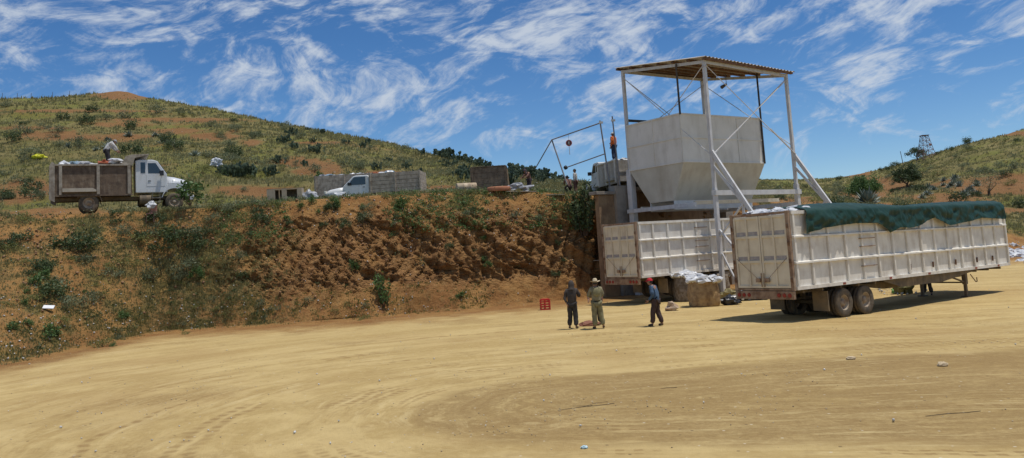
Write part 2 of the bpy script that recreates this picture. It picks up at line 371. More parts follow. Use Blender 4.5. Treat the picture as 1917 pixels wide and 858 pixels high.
    vor = t.n('ShaderNodeTexVoronoi', feature='F1'); t.put(vor.inputs['Vector'], P); vor.inputs['Scale'].default_value = 3.2
    sand = t.mix(t.ramp(vor.outputs[0], .05, .09, .7, 0), sand, (.62, .55, .42))
    vor2 = t.n('ShaderNodeTexVoronoi', feature='F1'); t.put(vor2.inputs['Vector'], P); vor2.inputs['Scale'].default_value = 2.1
    sand = t.mix(t.ramp(vor2.outputs[0], .04, .075, .8, 0), sand, (.13, .09, .05))
    col = t.mix(yd, col, sand)
    t.put(b.inputs['Base Color'], col); b.inputs['Roughness'].default_value = .93; b.inputs['Specular IOR Level'].default_value = .12
    h = t.m('ADD', t.m('MULTIPLY', n3, .7), t.m('MULTIPLY', n5, .4)); h = t.m('ADD', h, n2)
    rv = t.n('ShaderNodeTexVoronoi', feature='DISTANCE_TO_EDGE'); rmp = t.n('ShaderNodeMapping'); t.put(rmp.inputs[0], P); rmp.inputs['Rotation'].default_value = (0, .6, .3); rmp.inputs['Scale'].default_value = (1.3, 1, 3.2); t.put(rv.inputs['Vector'], rmp.outputs[0]); rv.inputs['Scale'].default_value = 1.6
    h = t.m('ADD', h, t.m('MULTIPLY', t.m('MULTIPLY', rk, t.ramp(rv.outputs[0], 0, .12)), .5))
    hs = t.m('ADD', t.m('MULTIPLY', s2, .5), t.m('MULTIPLY', t.m('MULTIPLY', gate, s3), .3)); hs = t.m('ADD', hs, t.m('MULTIPLY', n3, .35)); hs = t.m('ADD', hs, t.m('MULTIPLY', n5, .2))
    mx = t.n('ShaderNodeMix', data_type='FLOAT'); t.put(mx.inputs[0], yd); t.put(mx.inputs[2], h); t.put(mx.inputs[3], t.m('MULTIPLY', hs, .30))
    bp = t.n('ShaderNodeBump', i_Strength=.9, i_Distance=.20); t.put(bp.inputs['Height'], mx.outputs[0]); t.put(b.inputs['Normal'], bp.outputs[0])
    return m
TM = terrain_mat()
def submesh(name, r0, r1):
    V = P3[r0:r1+1].reshape(-1, 3); n = r1-r0
    ii = np.arange((n+1)*nc).reshape(n+1, nc); q = np.stack([ii[:-1, :-1], ii[:-1, 1:], ii[1:, 1:], ii[1:, :-1]], -1).reshape(-1, 4)
    at_ = {k: ('FLOAT', A[r0:r1+1].ravel()) for k, A in (('yard', yard), ('soil', soil), ('rock', rockm))}
    at_['hill'] = ('FLOAT', sst(RS[r0:r1+1], 3.9, 4.2).ravel())
    at_['trk'] = ('FLOAT_VECTOR', trk[r0:r1+1].reshape(-1, 3))
    o = npmesh(name, V, q, TM, at_, smooth=True); o['kind'] = 'structure'; return o
g1 = submesh('ground', 0, i_foot); g2 = submesh('hillside', i_foot, nr-1)
bpy.context.view_layer.update()
def drop(x, y, z0=80):
    best = None
    for g in (g1, g2):
        ok, p, n, _ = g.ray_cast(Vector((x, y, z0)), Vector((0, 0, -1)))
        if ok and (best is None or p.z > best[0].z): best = (p, n)
    return best if best else (Vector((x, y, 0)), Vector((0, 0, 1)))
def gz(x, y, z0=80): return drop(x, y, z0)[0].z
def hit(px, py):
    d = Vector(ray(px, py)).normalized(); best = None
    for g in (g1, g2):
        ok, p, n, _ = g.ray_cast(Vector(CAM), d)
        if ok and (best is None or (p-Vector(CAM)).length < best[2]): best = (p, n, (p-Vector(CAM)).length)
    return best
def spot(px, D):   # a point on the ground of photo column px at depth D
    x = (px-958.5)/FPX*D; z = gz(x, D)
    for _ in range(3):
        u, v = project(np.array([x, D, z])); x -= (u-px)/FPX*D; z = gz(x, D)
    return Vector((x, D, z))
#PART2
# ------------------------------------------------------------------ materials of the built things
RUST = (.15, .065, .030); DUST = (.36, .25, .13)
white = M('dusty_white_paint', (.78, .74, .66), .55, c2=(.64, .59, .51), vs=2.2, amt=.8, dirt=(.30, .21, .13), dirt_amt=.42, dscale=.8)
cream = M('cream_painted_steel', (.72, .64, .49), .55, c2=(.58, .50, .37), vs=1.6, amt=.8, dirt=(.25, .16, .09), dirt_amt=.4, dscale=.7)
hopw = M('hopper_paint', (.74, .71, .65), .6, c2=(.64, .61, .54), vs=.8, amt=.8, dirt=(.36, .32, .25), dirt_amt=.38, dscale=.5)
postw = M('white_steel_section', (.62, .61, .60), .5, dirt=(.28, .20, .15), dirt_amt=.35, dscale=1.2)
rust = M('rusty_steel', (.17, .085, .045), .8, c2=(.08, .045, .03), vs=5, amt=.9, dirt=(.34, .20, .11), dirt_amt=.5)
rustframe = M('rust_stained_frame', (.33, .22, .14), .7, c2=(.15, .075, .04), vs=4, amt=.9, dirt=(.5, .44, .36), dirt_amt=.4)
darkst = M('dark_steel', (.045, .04, .036), .55, dirt=(.13, .085, .05), dirt_amt=.5)
chas = M('dusty_chassis', (.16, .12, .075), .75, c2=(.07, .055, .04), vs=3, amt=.8, dirt=(.33, .23, .12), dirt_amt=.5)
tyre = M('dusty_tyre', (.12, .095, .065), .9, c2=(.055, .048, .04), vs=7, amt=.8, dirt=(.30, .21, .12), dirt_amt=.6, bump=.3, bs=40)
rimm = M('dusty_rim', (.42, .34, .24), .65, c2=(.18, .11, .07), vs=6, amt=.8, dirt=(.13, .07, .04), dirt_amt=.6)
rubber = M('mudflap_rubber', (.26, .19, .11), .85, c2=(.13, .10, .07), vs=3, amt=.8)
redl = M('tail_light_red', (.28, .03, .02), .35, dirt=(.25, .16, .1), dirt_amt=.5)
reflt = M('reflective_tape', (.30, .27, .27), .4, c2=(.46, .42, .38), vs=6, amt=.9)
corr = M('galvanised_roof_sheet', (.58, .54, .47), .5, metal=.0, c2=(.42, .37, .30), vs=1.2, amt=.8, dirt=(.2, .11, .06), dirt_amt=.4)
tarpm = M('green_tarpaulin', (.012, .040, .029), .5, c2=(.018, .054, .040), vs=1.4, amt=.7, dirt=(.045, .085, .07), dirt_amt=.25, dscale=.9, bump=.3, bs=7, spec=.2)
conc = M('raw_concrete', (.33, .29, .24), .85, c2=(.19, .16, .13), vs=1.2, amt=.9, dirt=(.13, .10, .08), dirt_amt=.5, bump=.3)
conc2 = M('earth_stained_concrete', (.34, .22, .12), .9, c2=(.2, .12, .065), vs=1.5, amt=.9, dirt=(.12, .08, .05), dirt_amt=.5, bump=.3)
plas = M('white_plastic_bags', (.66, .67, .68), .35, c2=(.46, .47, .5), vs=5, amt=.9, dirt=(.42, .36, .28), dirt_amt=.35, dscale=3)
# ------------------------------------------------------------------ semi-trailers
TL, TH0, TH1, TW = 15.4, 1.16, 3.88, 1.25
def ribs_x(): return [.06]+[.95+i*(TL-1.0)/14.0 for i in range(15)]
def make_trailer(label, loc, rz, group):
    t = thing('semi_trailer', label, 'trailer', loc, rz, group)
    lev = [TH0, TH0+.93, TH0+1.83, TH1]
    for sgn in (-1, 1):
        m = MB(); y = sgn*TW
        m.box(.0, TL, min(y, y-sgn*.05), max(y, y-sgn*.05), TH0+.02, TH1-.02)
        o = m.build('side_panel', white, t)
        r = MB(); fy = y+sgn*.002
        for x in ribs_x():
            r.box(x, x+.10, min(fy, fy+sgn*.075), max(fy, fy+sgn*.075), TH0+.13, TH1-.12)
        r.build('side_rib', white, o, bevel=.012)
        q = MB()
        for i, z in enumerate(lev):
            hh = .12 if i in (0, 3) else .10; dpt = .11 if i in (1, 2) else .085
            zz = z if i == 0 else (z-hh if i == 3 else z-hh/2)
            q.prism([(fy, zz), (fy+sgn*dpt, zz+hh*.05), (fy+sgn*dpt, zz+hh*.62), (fy, zz+hh)] if i in (1, 2) else [(fy, zz), (fy+sgn*dpt, zz), (fy+sgn*dpt, zz+hh), (fy, zz+hh)], .0, TL, axis='x')
        q.build('side_rail', white, o)
        for x, z in ((3.98, TH0+.6), (3.98, TH0+1.32), (3.98, TH0+1.62), (3.98, TH0+2.3)):
            k = MB(); k.beam((x-.02, fy+sgn*.10, z), (x+.87, fy+sgn*.10, z), .035)
            for xx in (x, x+.85): k.beam((xx, fy, z), (xx, fy+sgn*.082, z), .03)
            k.build('ladder_rung', rustframe, o)
        for x in (2.6, 5.6, 8.4, 12.2, 14.2): k = MB(); k.box(x, x+.16, min(fy+sgn*.087, fy+sgn*.10), max(fy+sgn*.087, fy+sgn*.10), TH0+.02, TH0+.09); k.build('marker_light', redl, o)
        for x in (7.2, 8.9, 10.7, 12.5, 13.9): k = MB(); k.beam((x, fy+sgn*.05, TH0+.28), (x+.02, fy+sgn*.05, TH0+.5), .05); k.build('tie_hook', rust, o)
    m = MB(); m.box(TL-.05, TL+.0, -TW+.055, TW-.055, TH0+.02, TH1-.03); m.build('front_panel', white, t)
    m = MB(); m.box(.05, TL-.06, -TW+.06, TW-.06, TH0+.03, TH0+.10); m.build('floor', chas, t)
    fr = MB()
    for sgn in (-1, 1): fr.box(-.12, -.003, min(sgn*1.14, sgn*1.27), max(sgn*1.14, sgn*1.27), TH0-.02, TH1+.015)
    fr.box(-.10, -.003, -1.138, 1.138, TH1-.09, TH1-.0); fr.box(-.10, -.003, -1.138, 1.138, TH0-.015, TH0+.06)
    fr.build('rear_frame', rustframe, t, bevel=.01)
    for sgn in (-1, 1):
        d = MB(); a, b = sorted((sgn*.012, sgn*1.13)); d.box(-.055, -.015, a, b, TH0+.07, TH1-.10)
        for yy in (a, (a+b)/2-.035, b-.07): d.box(-.10, -.057, yy, yy+.07, TH0+.075, TH1-.105)
        for zz in (TH0+.075, TH0+.95, TH0+1.83, TH1-.195):
            for ya, yb in ((a+.072, (a+b)/2-.037), ((a+b)/2+.037, b-.072)): d.box(-.098, -.057, ya, yb, zz, zz+.09)
        door = d.build('door', cream, t, bevel=.006)
        for zz in (TH0+1.06, TH0+1.94):
            for ya, yb in ((a+.085, (a+b)/2-.045), ((a+b)/2+.045, b-.085)): rf = MB(); rf.box(-.060, -.0575, ya, yb, zz, zz+.13); rf.build('reflector_strip', reflt, door)
        lk = MB(); lk.beam((-.115, sgn*.06, TH0+.12), (-.115, sgn*.06, TH0+.6), .025); lk.box(-.16, -.103, min(sgn*.1, sgn*.28), max(sgn*.1, sgn*.28), TH0+.28, TH0+.42)
        lk.beam((-.11, sgn*.18, TH0+.36), (-.11, sgn*1.08, TH0+1.12), .011); lk.build('lock_bar', rustframe, door)
        for z in (TH0+.35, TH0+1.0, TH0+1.6, TH0+2.2): hg = MB(); hg.tube((-.14, sgn*1.20, z-.07), (-.14, sgn*1.20, z+.07), .035); hg.build('hinge', rust, door)
    b = MB(); b.box(-.14, -.02, -1.24, 1.24, TH0-.31, TH0-.03)
    bp = b.build('bumper', rustframe, t, bevel=.01)
    for i, yy in enumerate((-1.08, -.86, -.64, .64, .86, 1.08)):
        l = MB(); l.lathe([(-.165, .0), (-.165, .065), (-.142, .075)], c=(0, yy, TH0-.17), axis='x', n=14); l.build('tail_light', redl, bp)
    c = MB()
    for s in (-1, 1):
        c.prism([(.3, TH0-.01), (.3, TH0-.18), (4.9, TH0-.22), (6.5, TH0-.42), (10.4, TH0-.42), (13.6, TH0-.16), (15.1, TH0-.10), (15.1, TH0-.01)], s*.5-.06, s*.5+.06)
        c.prism([(5.3, TH0-.012), (6.7, TH0-.36), (9.8, TH0-.36), (13.0, TH0-.012)], s*1.14-.02, s*1.14+.02)
    for x in np.arange(.5, 15, 1.1): c.box(x, x+.08, -1.15, 1.15, TH0-.13, TH0-.012)
    c.build('chassis', chas, t)
    for x in (2.75, 4.1):
        a = MB(); a.tube((x, -.95, .52), (x, .95, .52), .07); a.box(x-.5, x+.5, -.56, -.46, .62, .70); a.box(x-.5, x+.5, .46, .56, .62, .70); a.box(x-.1, x+.1, -.56, -.46, .70, TH0-.2); a.box(x-.1, x+.1, .46, .56, .70, TH0-.2)
        a.build('axle', chas, t)
        for sgn in (-1, 1):
            for yo in (1.11, .79):
                w_ = MB(); w_.lathe([(-.125, .29), (-.135, .34), (-.135, .46), (-.11, .51), (-.06, .525), (-.02, .525), (-.015, .515), (.015, .515), (.02, .525), (.06, .525), (.11, .51), (.135, .46), (.135, .34), (.125, .29), (-.125, .29)], c=(x, sgn*yo, .52), n=36)
                ww_ = w_.build('wheel', tyre, t, smooth=True)
                r_ = MB(); s = sgn
                r_.lathe([(s*.10, .30), (s*.115, .27), (s*.06, .25), (s*.01, .20), (s*-.01, .15), (s*.0, .13), (s*.07, .12), (s*.09, .06), (s*.09, .0)], c=(x, sgn*yo, .52), n=28)
                rm = r_.build('rim', rimm, ww_, smooth=True)
                if yo > 1:
                    n_ = MB()
                    for i in range(0):
                        th = i*math.pi/4; n_.tube((x+.165*math.cos(th), sgn*yo, .52+.165*math.sin(th)), (x+.165*math.cos(th), sgn*(yo+.045), .52+.165*math.sin(th)), .022, n=6)

    for sgn in (-1, 1):
        m = MB(); a, b = sorted((sgn*.62, sgn*1.24)); m.box(1.75, 1.79, a, b, .30, TH0-.16); m.build('mudflap', rubber, t)
    for sgn in (-1, 1):
        l = MB(); y = sgn*.95; l.box(11.9, 12.08, y-.08, y+.08, .55, TH0-.1); l.box(11.93, 12.05, y-.055, y+.055, .05, .56); l.box(11.82, 12.16, y-.15, y+.15, .01, .055)
        l.beam((12.0, y, .62), (10.9, y, TH0-.25), .06); l.build('landing_leg', chas, t)
    l = MB(); l.beam((12.0, -.86, .62), (12.0, .86, .62), .06); l.beam((12.0, -.86, .9), (12.0, .86, .66), .04); l.build('leg_crossbar', chas, t)
    l = MB(); l.path([(12.3, -1.05, .95), (12.5, -1.15, .62), (12.62, -1.15, .62), (12.62, -1.15, .8)], .02); l.build('crank_handle', rust, t)
    return t
TA = math.atan2(.570, .821); TD = Vector((math.cos(TA), math.sin(TA), 0)); TN = Vector((-TD.y, TD.x, 0))
cA = Vector((9.43, 27.5, 0))+TN*1.25; cB = Vector((5.92, 38.9, 0))+TN*1.25
zA = -.085; zB = .14
tr1 = make_trailer('long white box semi-trailer covered by a green tarpaulin, parked nearest with no tractor', (cA.x, cA.y, zA), TA, 'white semi-trailers')
tr1.rotation_euler = (0, math.radians(.25), TA)
tr2 = dup(tr1); tr2.location = (cB.x, cB.y, zB); tr2.rotation_euler = (0, math.radians(-.2), TA)
tr2['label'] = 'white box semi-trailer parked farther back under the steel hopper tower, uncovered'
def trl(s, y, z, base=None): return (base or cA)+TD*s+TN*y+Vector((0, 0, z+zA))
# green tarpaulin over the near trailer
def t_px(px):
    k = (px-958.5)/FPX; return (k*27.5-9.43)/(.821-.57*k)
low = [(1340+x*.338, d) for x, d in ((457, .86), (540, .68), (620, .62), (720, .57), (830, .6), (870, .72), (903, 1.0), (950, .82), (1010, .86), (1070, .80), (1110, .64), (1150, .50), (1180, .66), (1220, .86), (1290, .80), (1340, .74), (1410, .62), (1480, .68), (1600, .78))]
ls = [t_px(p) for p, _ in low]; ld = [d for _, d in low]
NS, NCc = 260, 64; V = []
s0 = ls[0]; s1 = TL-.25
for i in range(NS):
    s = s0+(s1-s0)*i/(NS-1)
    dr = float(np.interp(s, ls, ld)); mound = .05+.20*max(0, math.sin((s-1.5)*.42+.6))*(.5+.5*math.sin(s*.23+1))+.10*float(sst(np.array(s), 9.5, 11.5))
    for j in range(NCc):
        c = -1+2*j/(NCc-1); sd = 1 if c > 0 else -1; ac = abs(c)
        if ac < .6:
            y = c/.6*1.36; z = TH1+.03+mound*(1-(y/1.36)**4)+.018*mn.noise(Vector((s*1.3, y*1.6, 0)))*(1 if ac < .55 else .3)
            z += .02*mn.noise(Vector((s*5, y*4, 3)))
        else:
            u = (ac-.6)/.4; z = TH1+.03-u*dr*(1.0 if sd < 0 else .9); w_ = .10*mn.noise(Vector((s*1.1+sd*9+z*1.5, z*2.1, 5)))+.09*mn.noise(Vector((s*2.6-z*2.6, z*3.5, 1)))+.045*mn.noise(Vector((s*7+z*3, z*5, 2)))+.03*abs(mn.noise(Vector((s*3.4+z*1.2, z*1.5, 8))))
            y = sd*(1.375+.05*min(1, u*8)+.05*u+w_*min(1, u*3))
        V.append(trl(s-.15*max(0, (ac-.6)/.4)*(1 if i < 10 else 0), y, z)[:])
V = np.array(V); ii = np.arange(NS*NCc).reshape(NS, NCc)
q = np.stack([ii[:-1, :-1], ii[:-1, 1:], ii[1:, 1:], ii[1:, :-1]], -1).reshape(-1, 4)
V2 = V-np.array([0, 0, .012]); q2 = q[:, ::-1]+len(V)
o = npmesh('tarpaulin', np.concatenate([V, V2]), np.concatenate([q, q2]), tarpm, smooth=True)
tag(o, 'wrinkled dark green tarpaulin stretched over the load of the nearest trailer', 'tarpaulin')
# ------------------------------------------------------------------ loading tower
PC = Vector((10.5, 41.5, 0)); TU = math.atan2(3.8, 5.6); LU, LV = 6.77, 6.32
tw = thing('loading_tower', 'white steel hopper on tall posts under a corrugated roof, standing over the farther trailer', 'hopper tower', PC, TU)
def roofz(v): return 12.42+(13.28-12.42)*v/LV
def post(u, v, z0, z1, wd=.17, nm='post', mt=postw): m = MB(); m.box(u-wd/2, u+wd/2, v-wd/2, v+wd/2, z0, z1); return m.build(nm, mt, tw, bevel=.012)
post(0, 0, 0, roofz(0)); post(LU, 0, 0, roofz(0)-.25); post(0, LV, 0, roofz(LV)); post(LU, LV, 0, roofz(LV))
post(0, LV-.001, 0, 7.3, .36, 'post_casing'); post(0, -.0, 0, 5.6, .20, 'post_casing'); post(LU, 0, 0, 5.8, .24, 'post_casing')
for (u, v) in ((0, 0), (LU, 0)):    # raking props towards the yard
    b = MB(); b.beam((u, v, 7.55), (u, v-5.0, .05), .13, .20); b.build('prop', postw, tw)
    b = MB(); b.beam((u, v, 6.8), (u, v-1.75, 4.72), .10, .12); b.beam((u, v-1.75, 4.72), (u, v-1.75, 2.5), .10); b.beam((u, v-1.7, 4.6), (u, v-.12, 3.1), .09); b.build('prop_strut', postw, tw)
    b = MB(); b.beam((u, v-.1, 3.4), (u, v-1.75, 1.6), .12, .10); b.beam((u, v-.12, 2.2), (u, v-1.2, .2), .08); b.build('prop_strut', postw, tw)
fz = [roofz(0), roofz(0)-.25, roofz(LV), roofz(LV)]
for a, b_ in (((0, 0, fz[0]), (LU, 0, fz[1])), ((0, LV, fz[2]), (LU, LV, fz[3])), ((0, 0, fz[0]), (0, LV, fz[2])), ((LU, 0, fz[1]), (LU, LV, fz[3]))):
    m = MB(); m.beam((a[0], a[1], a[2]-.09), (b_[0], b_[1], b_[2]-.09), .10, .16); m.build('roof_beam', postw, tw)
# corrugated roof sheet, the waves run down the slope
nu, nv = 240, 6; V = []
for j in range(nv):
    v = -.35+(LV+.75)*j/(nv-1)
    for i in range(nu):
        u = -.30+(LU+.7)*i/(nu-1); z = roofz(v)+.16-.25*max(0, min(1, u/LU))*(1-v/LV)+.035*math.sin(u*2*math.pi/.28)
        V.append((u, v, z))
V = np.array(V); ii = np.arange(nu*nv).reshape(nv, nu); q = np.stack([ii[:-1, :-1], ii[:-1, 1:], ii[1:, 1:], ii[1:, :-1]], -1).reshape(-1, 4)
rf = npmesh('roof', np.concatenate([V, V-[0, 0, .006]]), np.concatenate([q, q[:, ::-1]+len(V)]), corr, parent=tw)
for j in range(7):
    v = -.2+(LV+.45)*j/6
    m = MB(); m.beam((-.25, v, roofz(v)+.06), (LU+.3, v, roofz(v)+.06-.25*(1-v/LV)), .16, .10); m.build('purlin', rust, rf)
# hopper
hp = MB(); a0, a1, b0, b1, z0, z1 = -.15, 6.60, 1.9, 6.2, 7.2, 9.93
for x0, x1, y0, y1 in ((a0, a1, b0, b0+.05), (a0, a1, b1-.05, b1), (a0, a0+.05, b0+.052, b1-.052), (a1-.05, a1, b0+.052, b1-.052)): hp.box(x0, x1, y0, y1, z0, z1)
ho = hp.build('hopper', hopw, tw)
fb0, fb1, fz0 = 2.85, 4.75, 5.2; fa0, fa1 = a0+.04, 6.35
fn = MB(); T_ = [(a0, b0, z0), (a1, b0, z0), (a1, b1, z0), (a0, b1, z0)]; B_ = [(fa0, fb0, fz0), (fa1, fb0, fz0), (fa1, fb1, fz0), (fa0, fb1, fz0)]
Ti = [(a0+.04, b0+.04, z0), (a1-.04, b0+.04, z0), (a1-.04, b1-.04, z0), (a0+.04, b1-.04, z0)]; Bi = [(fa0+.04, fb0+.04, fz0), (fa1-.04, fb0+.04, fz0), (fa1-.04, fb1-.04, fz0), (fa0+.04, fb1-.04, fz0)]
fs = []
for i in range(4):
    j = (i+1) % 4; fs += [(i, j, 4+j, 4+i), (8+j, 8+i, 12+i, 12+j), (i, 8+i, 8+j, j), (4+i, 4+j, 12+j, 12+i)]
fn.add(T_+B_+Ti+Bi, fs); fo = fn.build('funnel', M('funnel_paint', (.58, .54, .44), .6, c2=(.47, .43, .34), vs=.9, amt=.8, dirt=(.33, .25, .16), dirt_amt=.4, dscale=.5), ho)
ch = MB(); ch.box(fa0, fa1, fb0, fb0+.04, fz0-.5, fz0-.003); ch.box(fa0, fa1, fb1-.04, fb1, fz0-.5, fz0-.003); ch.build('chute', hopw, ho)
rb = MB(); e = .045
for z in (z0, z0+1.35, z1-.09):     # horizontal stiffeners
    rb.box(a0-e, a1+e, b0-e, b0-.002, z, z+.07); rb.box(a0-e, a0-.002, b0+.0, b1+e, z, z+.07); rb.box(a1+.002, a1+e, b0, b1+e, z, z+.07); rb.box(a0-e, a1+e, b1+.002, b1+e, z+.001, z+.071)
for u in (2.2, 4.4):
    rb.box(u, u+.05, b0-e+.004, b0-.003, z0+.075, z1-.095)
for v in (b0+.02, 4.05, b1-.06): rb.box(a0-e+.004, a0-.003, v, v+.05, z0+.075, z1-.095)
for u in (a0-.002, a1-.05): rb.box(u, u+.06, b0-e+.006, b0-.004, z0+.075, z1-.095)
rb.build('stiffener', hopw, ho)
for u, v in ((a0-.02, b0-.06), (a1-.05, b0-.06)):
    m = MB(); m.tube((u, v, z0 if u > 1 else z1-.1), (u, v, roofz(v)-.06), .055, n=8); m.build('pipe', darkst, tw)
m = MB(); m.beam((0, LV, 10.25), (LU, LV, 10.25), .12, .14); m.build('dark_beam', darkst, tw)
# platform beams under the funnel
m = MB(); m.beam((-.3, -.1, 5.35), (LU+.2, -.1, 5.35), .14, .26); m.build('cross_beam', postw, tw)
m = MB(); m.beam((-.22, 1.2, 4.86), (-.22, LV+.2, 4.86), .16, .22); m.build('cross_beam', postw, tw)
m = MB(); m.beam((LU, -.1, 4.7), (LU, LV+.2, 4.7), .14, .22); m.build('cross_beam', postw, tw)
m = MB(); m.beam((-.2, 1.3, 4.95), (LU, 1.3, 5.0), .12, .2); m.beam((-.2, 5.4, 4.95), (LU, 5.4, 4.95), .12, .2); m.build('platform_beam', cream, tw)
# tie rods
rods = [((0, 0, 12.1), (0, LV, 7.2)), ((0, LV, 12.9), (0, 0, 7.4)), ((0, 0, 12.1), (LU, 0, 7.5)), ((LU, 0, 11.9), (0, 0, 7.4)), ((LU, 0, 11.9), (LU, LV, 8)), ((LU, LV, 12.9), (LU, 0, 8)), ((0, LV, 12.8), (LU, LV, 9)), ((LU, LV, 12.8), (0, LV, 9))]
for i, (a, b_) in enumerate(rods):
    off = (-.13 if a[0] == b_[0] == 0 else 0, -.13 if a[1] == b_[1] == 0 else 0, 0)
    m = MB(); m.tube(Vector(a)+Vector(off), Vector(b_)+Vector(off), .022, n=6); m.build('tie_rod', postw, tw)
    if i in (2, 3):
        A_, B_2 = Vector(a), Vector(b_); m = MB(); m.beam(A_.lerp(B_2, .66 if i == 3 else .70)+Vector((0, -.16, 0)), B_2+Vector((0, -.16, 0)), .06, .06); m.build('brace', postw, tw)
m = MB(); p = Vector((2.0, -.13, 11.6)); m.tube((1.5, -.1, 11.75), (1.5, -.1, 11.2), .015, n=5); m.tube((1.5, -.1, 11.2), (1.5, .25, 11.1), .06, .10, n=10); m.build('floodlight', darkst, tw)
# ------------------------------------------------------------------ retaining wall
def tw_pt(u, v, z): return Vector((PC.x+u*math.cos(TU)-v*math.sin(TU), PC.y+u*math.sin(TU)+v*math.cos(TU), z))
wl = thing('retaining_wall', 'concrete retaining wall holding the upper bench behind the hopper tower', 'retaining wall', tw_pt(-1, 7, 0), TU)
def wbox(u0, u1, v0, v1, z0, z1, nm, mt): m = MB(); m.box(u0+1, u1+1, v0-7, v1-7, z0, z1); m.build(nm, mt, wl, bevel=.02)
wbox(-.85, .25, 6.75, 7.4, -.3, 6.42, 'pier', conc); wbox(-2.05, -.86, 6.95, 7.3, -.3, 5.9, 'wall_section', conc2); wbox(.26, 8.5, 7.6, 7.9, -.3, 6.1, 'wall_section', conc2); wbox(.26, 8.5, 6.32, 7.9, 6.11, 6.3, 'added_shade_slab', conc); wbox(.26, .5, 6.95, 7.59, -.3, 6.1, 'wall_return', conc2); wbox(8.51, 9.2, 6.8, 7.4, -.3, 6.3, 'pier', conc)  # long slab is added, it overhangs to shade the gap behind the hopper
wbox(-2.3, -.86, 6.8, 7.5, 5.91, 6.1, 'slab_edge', conc)
# ------------------------------------------------------------------ lorries
glass = M('dark_window_glass', (.02, .025, .03), .08, spec=.9, c2=(.03, .035, .04))
tpaint = M('pale_grey_cab_paint', (.62, .64, .66), .3, c2=(.55, .57, .58), vs=2, dirt=(.36, .30, .23), dirt_amt=.35, dscale=1.2, spec=.5)
wpaint = M('white_cab_paint', (.72, .72, .70), .3, c2=(.66, .66, .64), vs=2, dirt=(.40, .34, .26), dirt_amt=.3, spec=.5)
bodyw = M('weathered_brown_body', (.15, .105, .070), .8, c2=(.075, .05, .035), vs=3, amt=.9, dirt=(.30, .24, .17), dirt_amt=.6, dscale=1.6, bump=.4, bs=12)
bodyf = M('grimy_body_frame', (.36, .32, .26), .7, c2=(.20, .17, .13), vs=4, amt=.9, dirt=(.09, .05, .03), dirt_amt=.5)
wood = M('grey_weathered_boards', (.48, .40, .31), .85, c2=(.31, .25, .19), vs=4, amt=.9, dirt=(.11, .085, .06), dirt_amt=.5, dscale=2, bump=.3)
woodd = M('brown_old_boards', (.20, .155, .11), .85, c2=(.11, .08, .055), vs=4, amt=.9, dirt=(.06, .045, .03), dirt_amt=.5, dscale=2, bump=.3)
woodn = M('raw_new_timber', (.50, .36, .21), .8, c2=(.38, .26, .15), vs=6, amt=.8)
black = M('black_plastic', (.02, .02, .022), .35, c2=(.035, .034, .033))
def wheel(t, x, y, r, w, s, nm='wheel'):
    m = MB(); m.lathe([(-w/2, r*.58), (-w/2-.01, r*.66), (-w/2-.01, r*.9), (-w/2+.03, r*.98), (-.02, r), (.02, r), (w/2-.03, r*.98), (w/2+.01, r*.9), (w/2+.01, r*.66), (w/2, r*.58), (-w/2, r*.58)], c=(x, y, r), n=30)
    o = m.build(nm, tyre, t, smooth=True)
    m = MB(); m.lathe([(s*w*.42, r*.585), (s*w*.45, r*.52), (s*w*.25, r*.48), (s*w*.05, r*.38), (s*w*.10, r*.2), (s*w*.35, r*.18), (s*w*.38, 0)], c=(x, y, r), n=24); m.build('rim', rimm, o, smooth=True)
def win(pts, y, sgn, t, mt=glass, nm='window'):
    m = MB(); m.prism(pts, y, y+sgn*.012); return m.build(nm, mt, t)
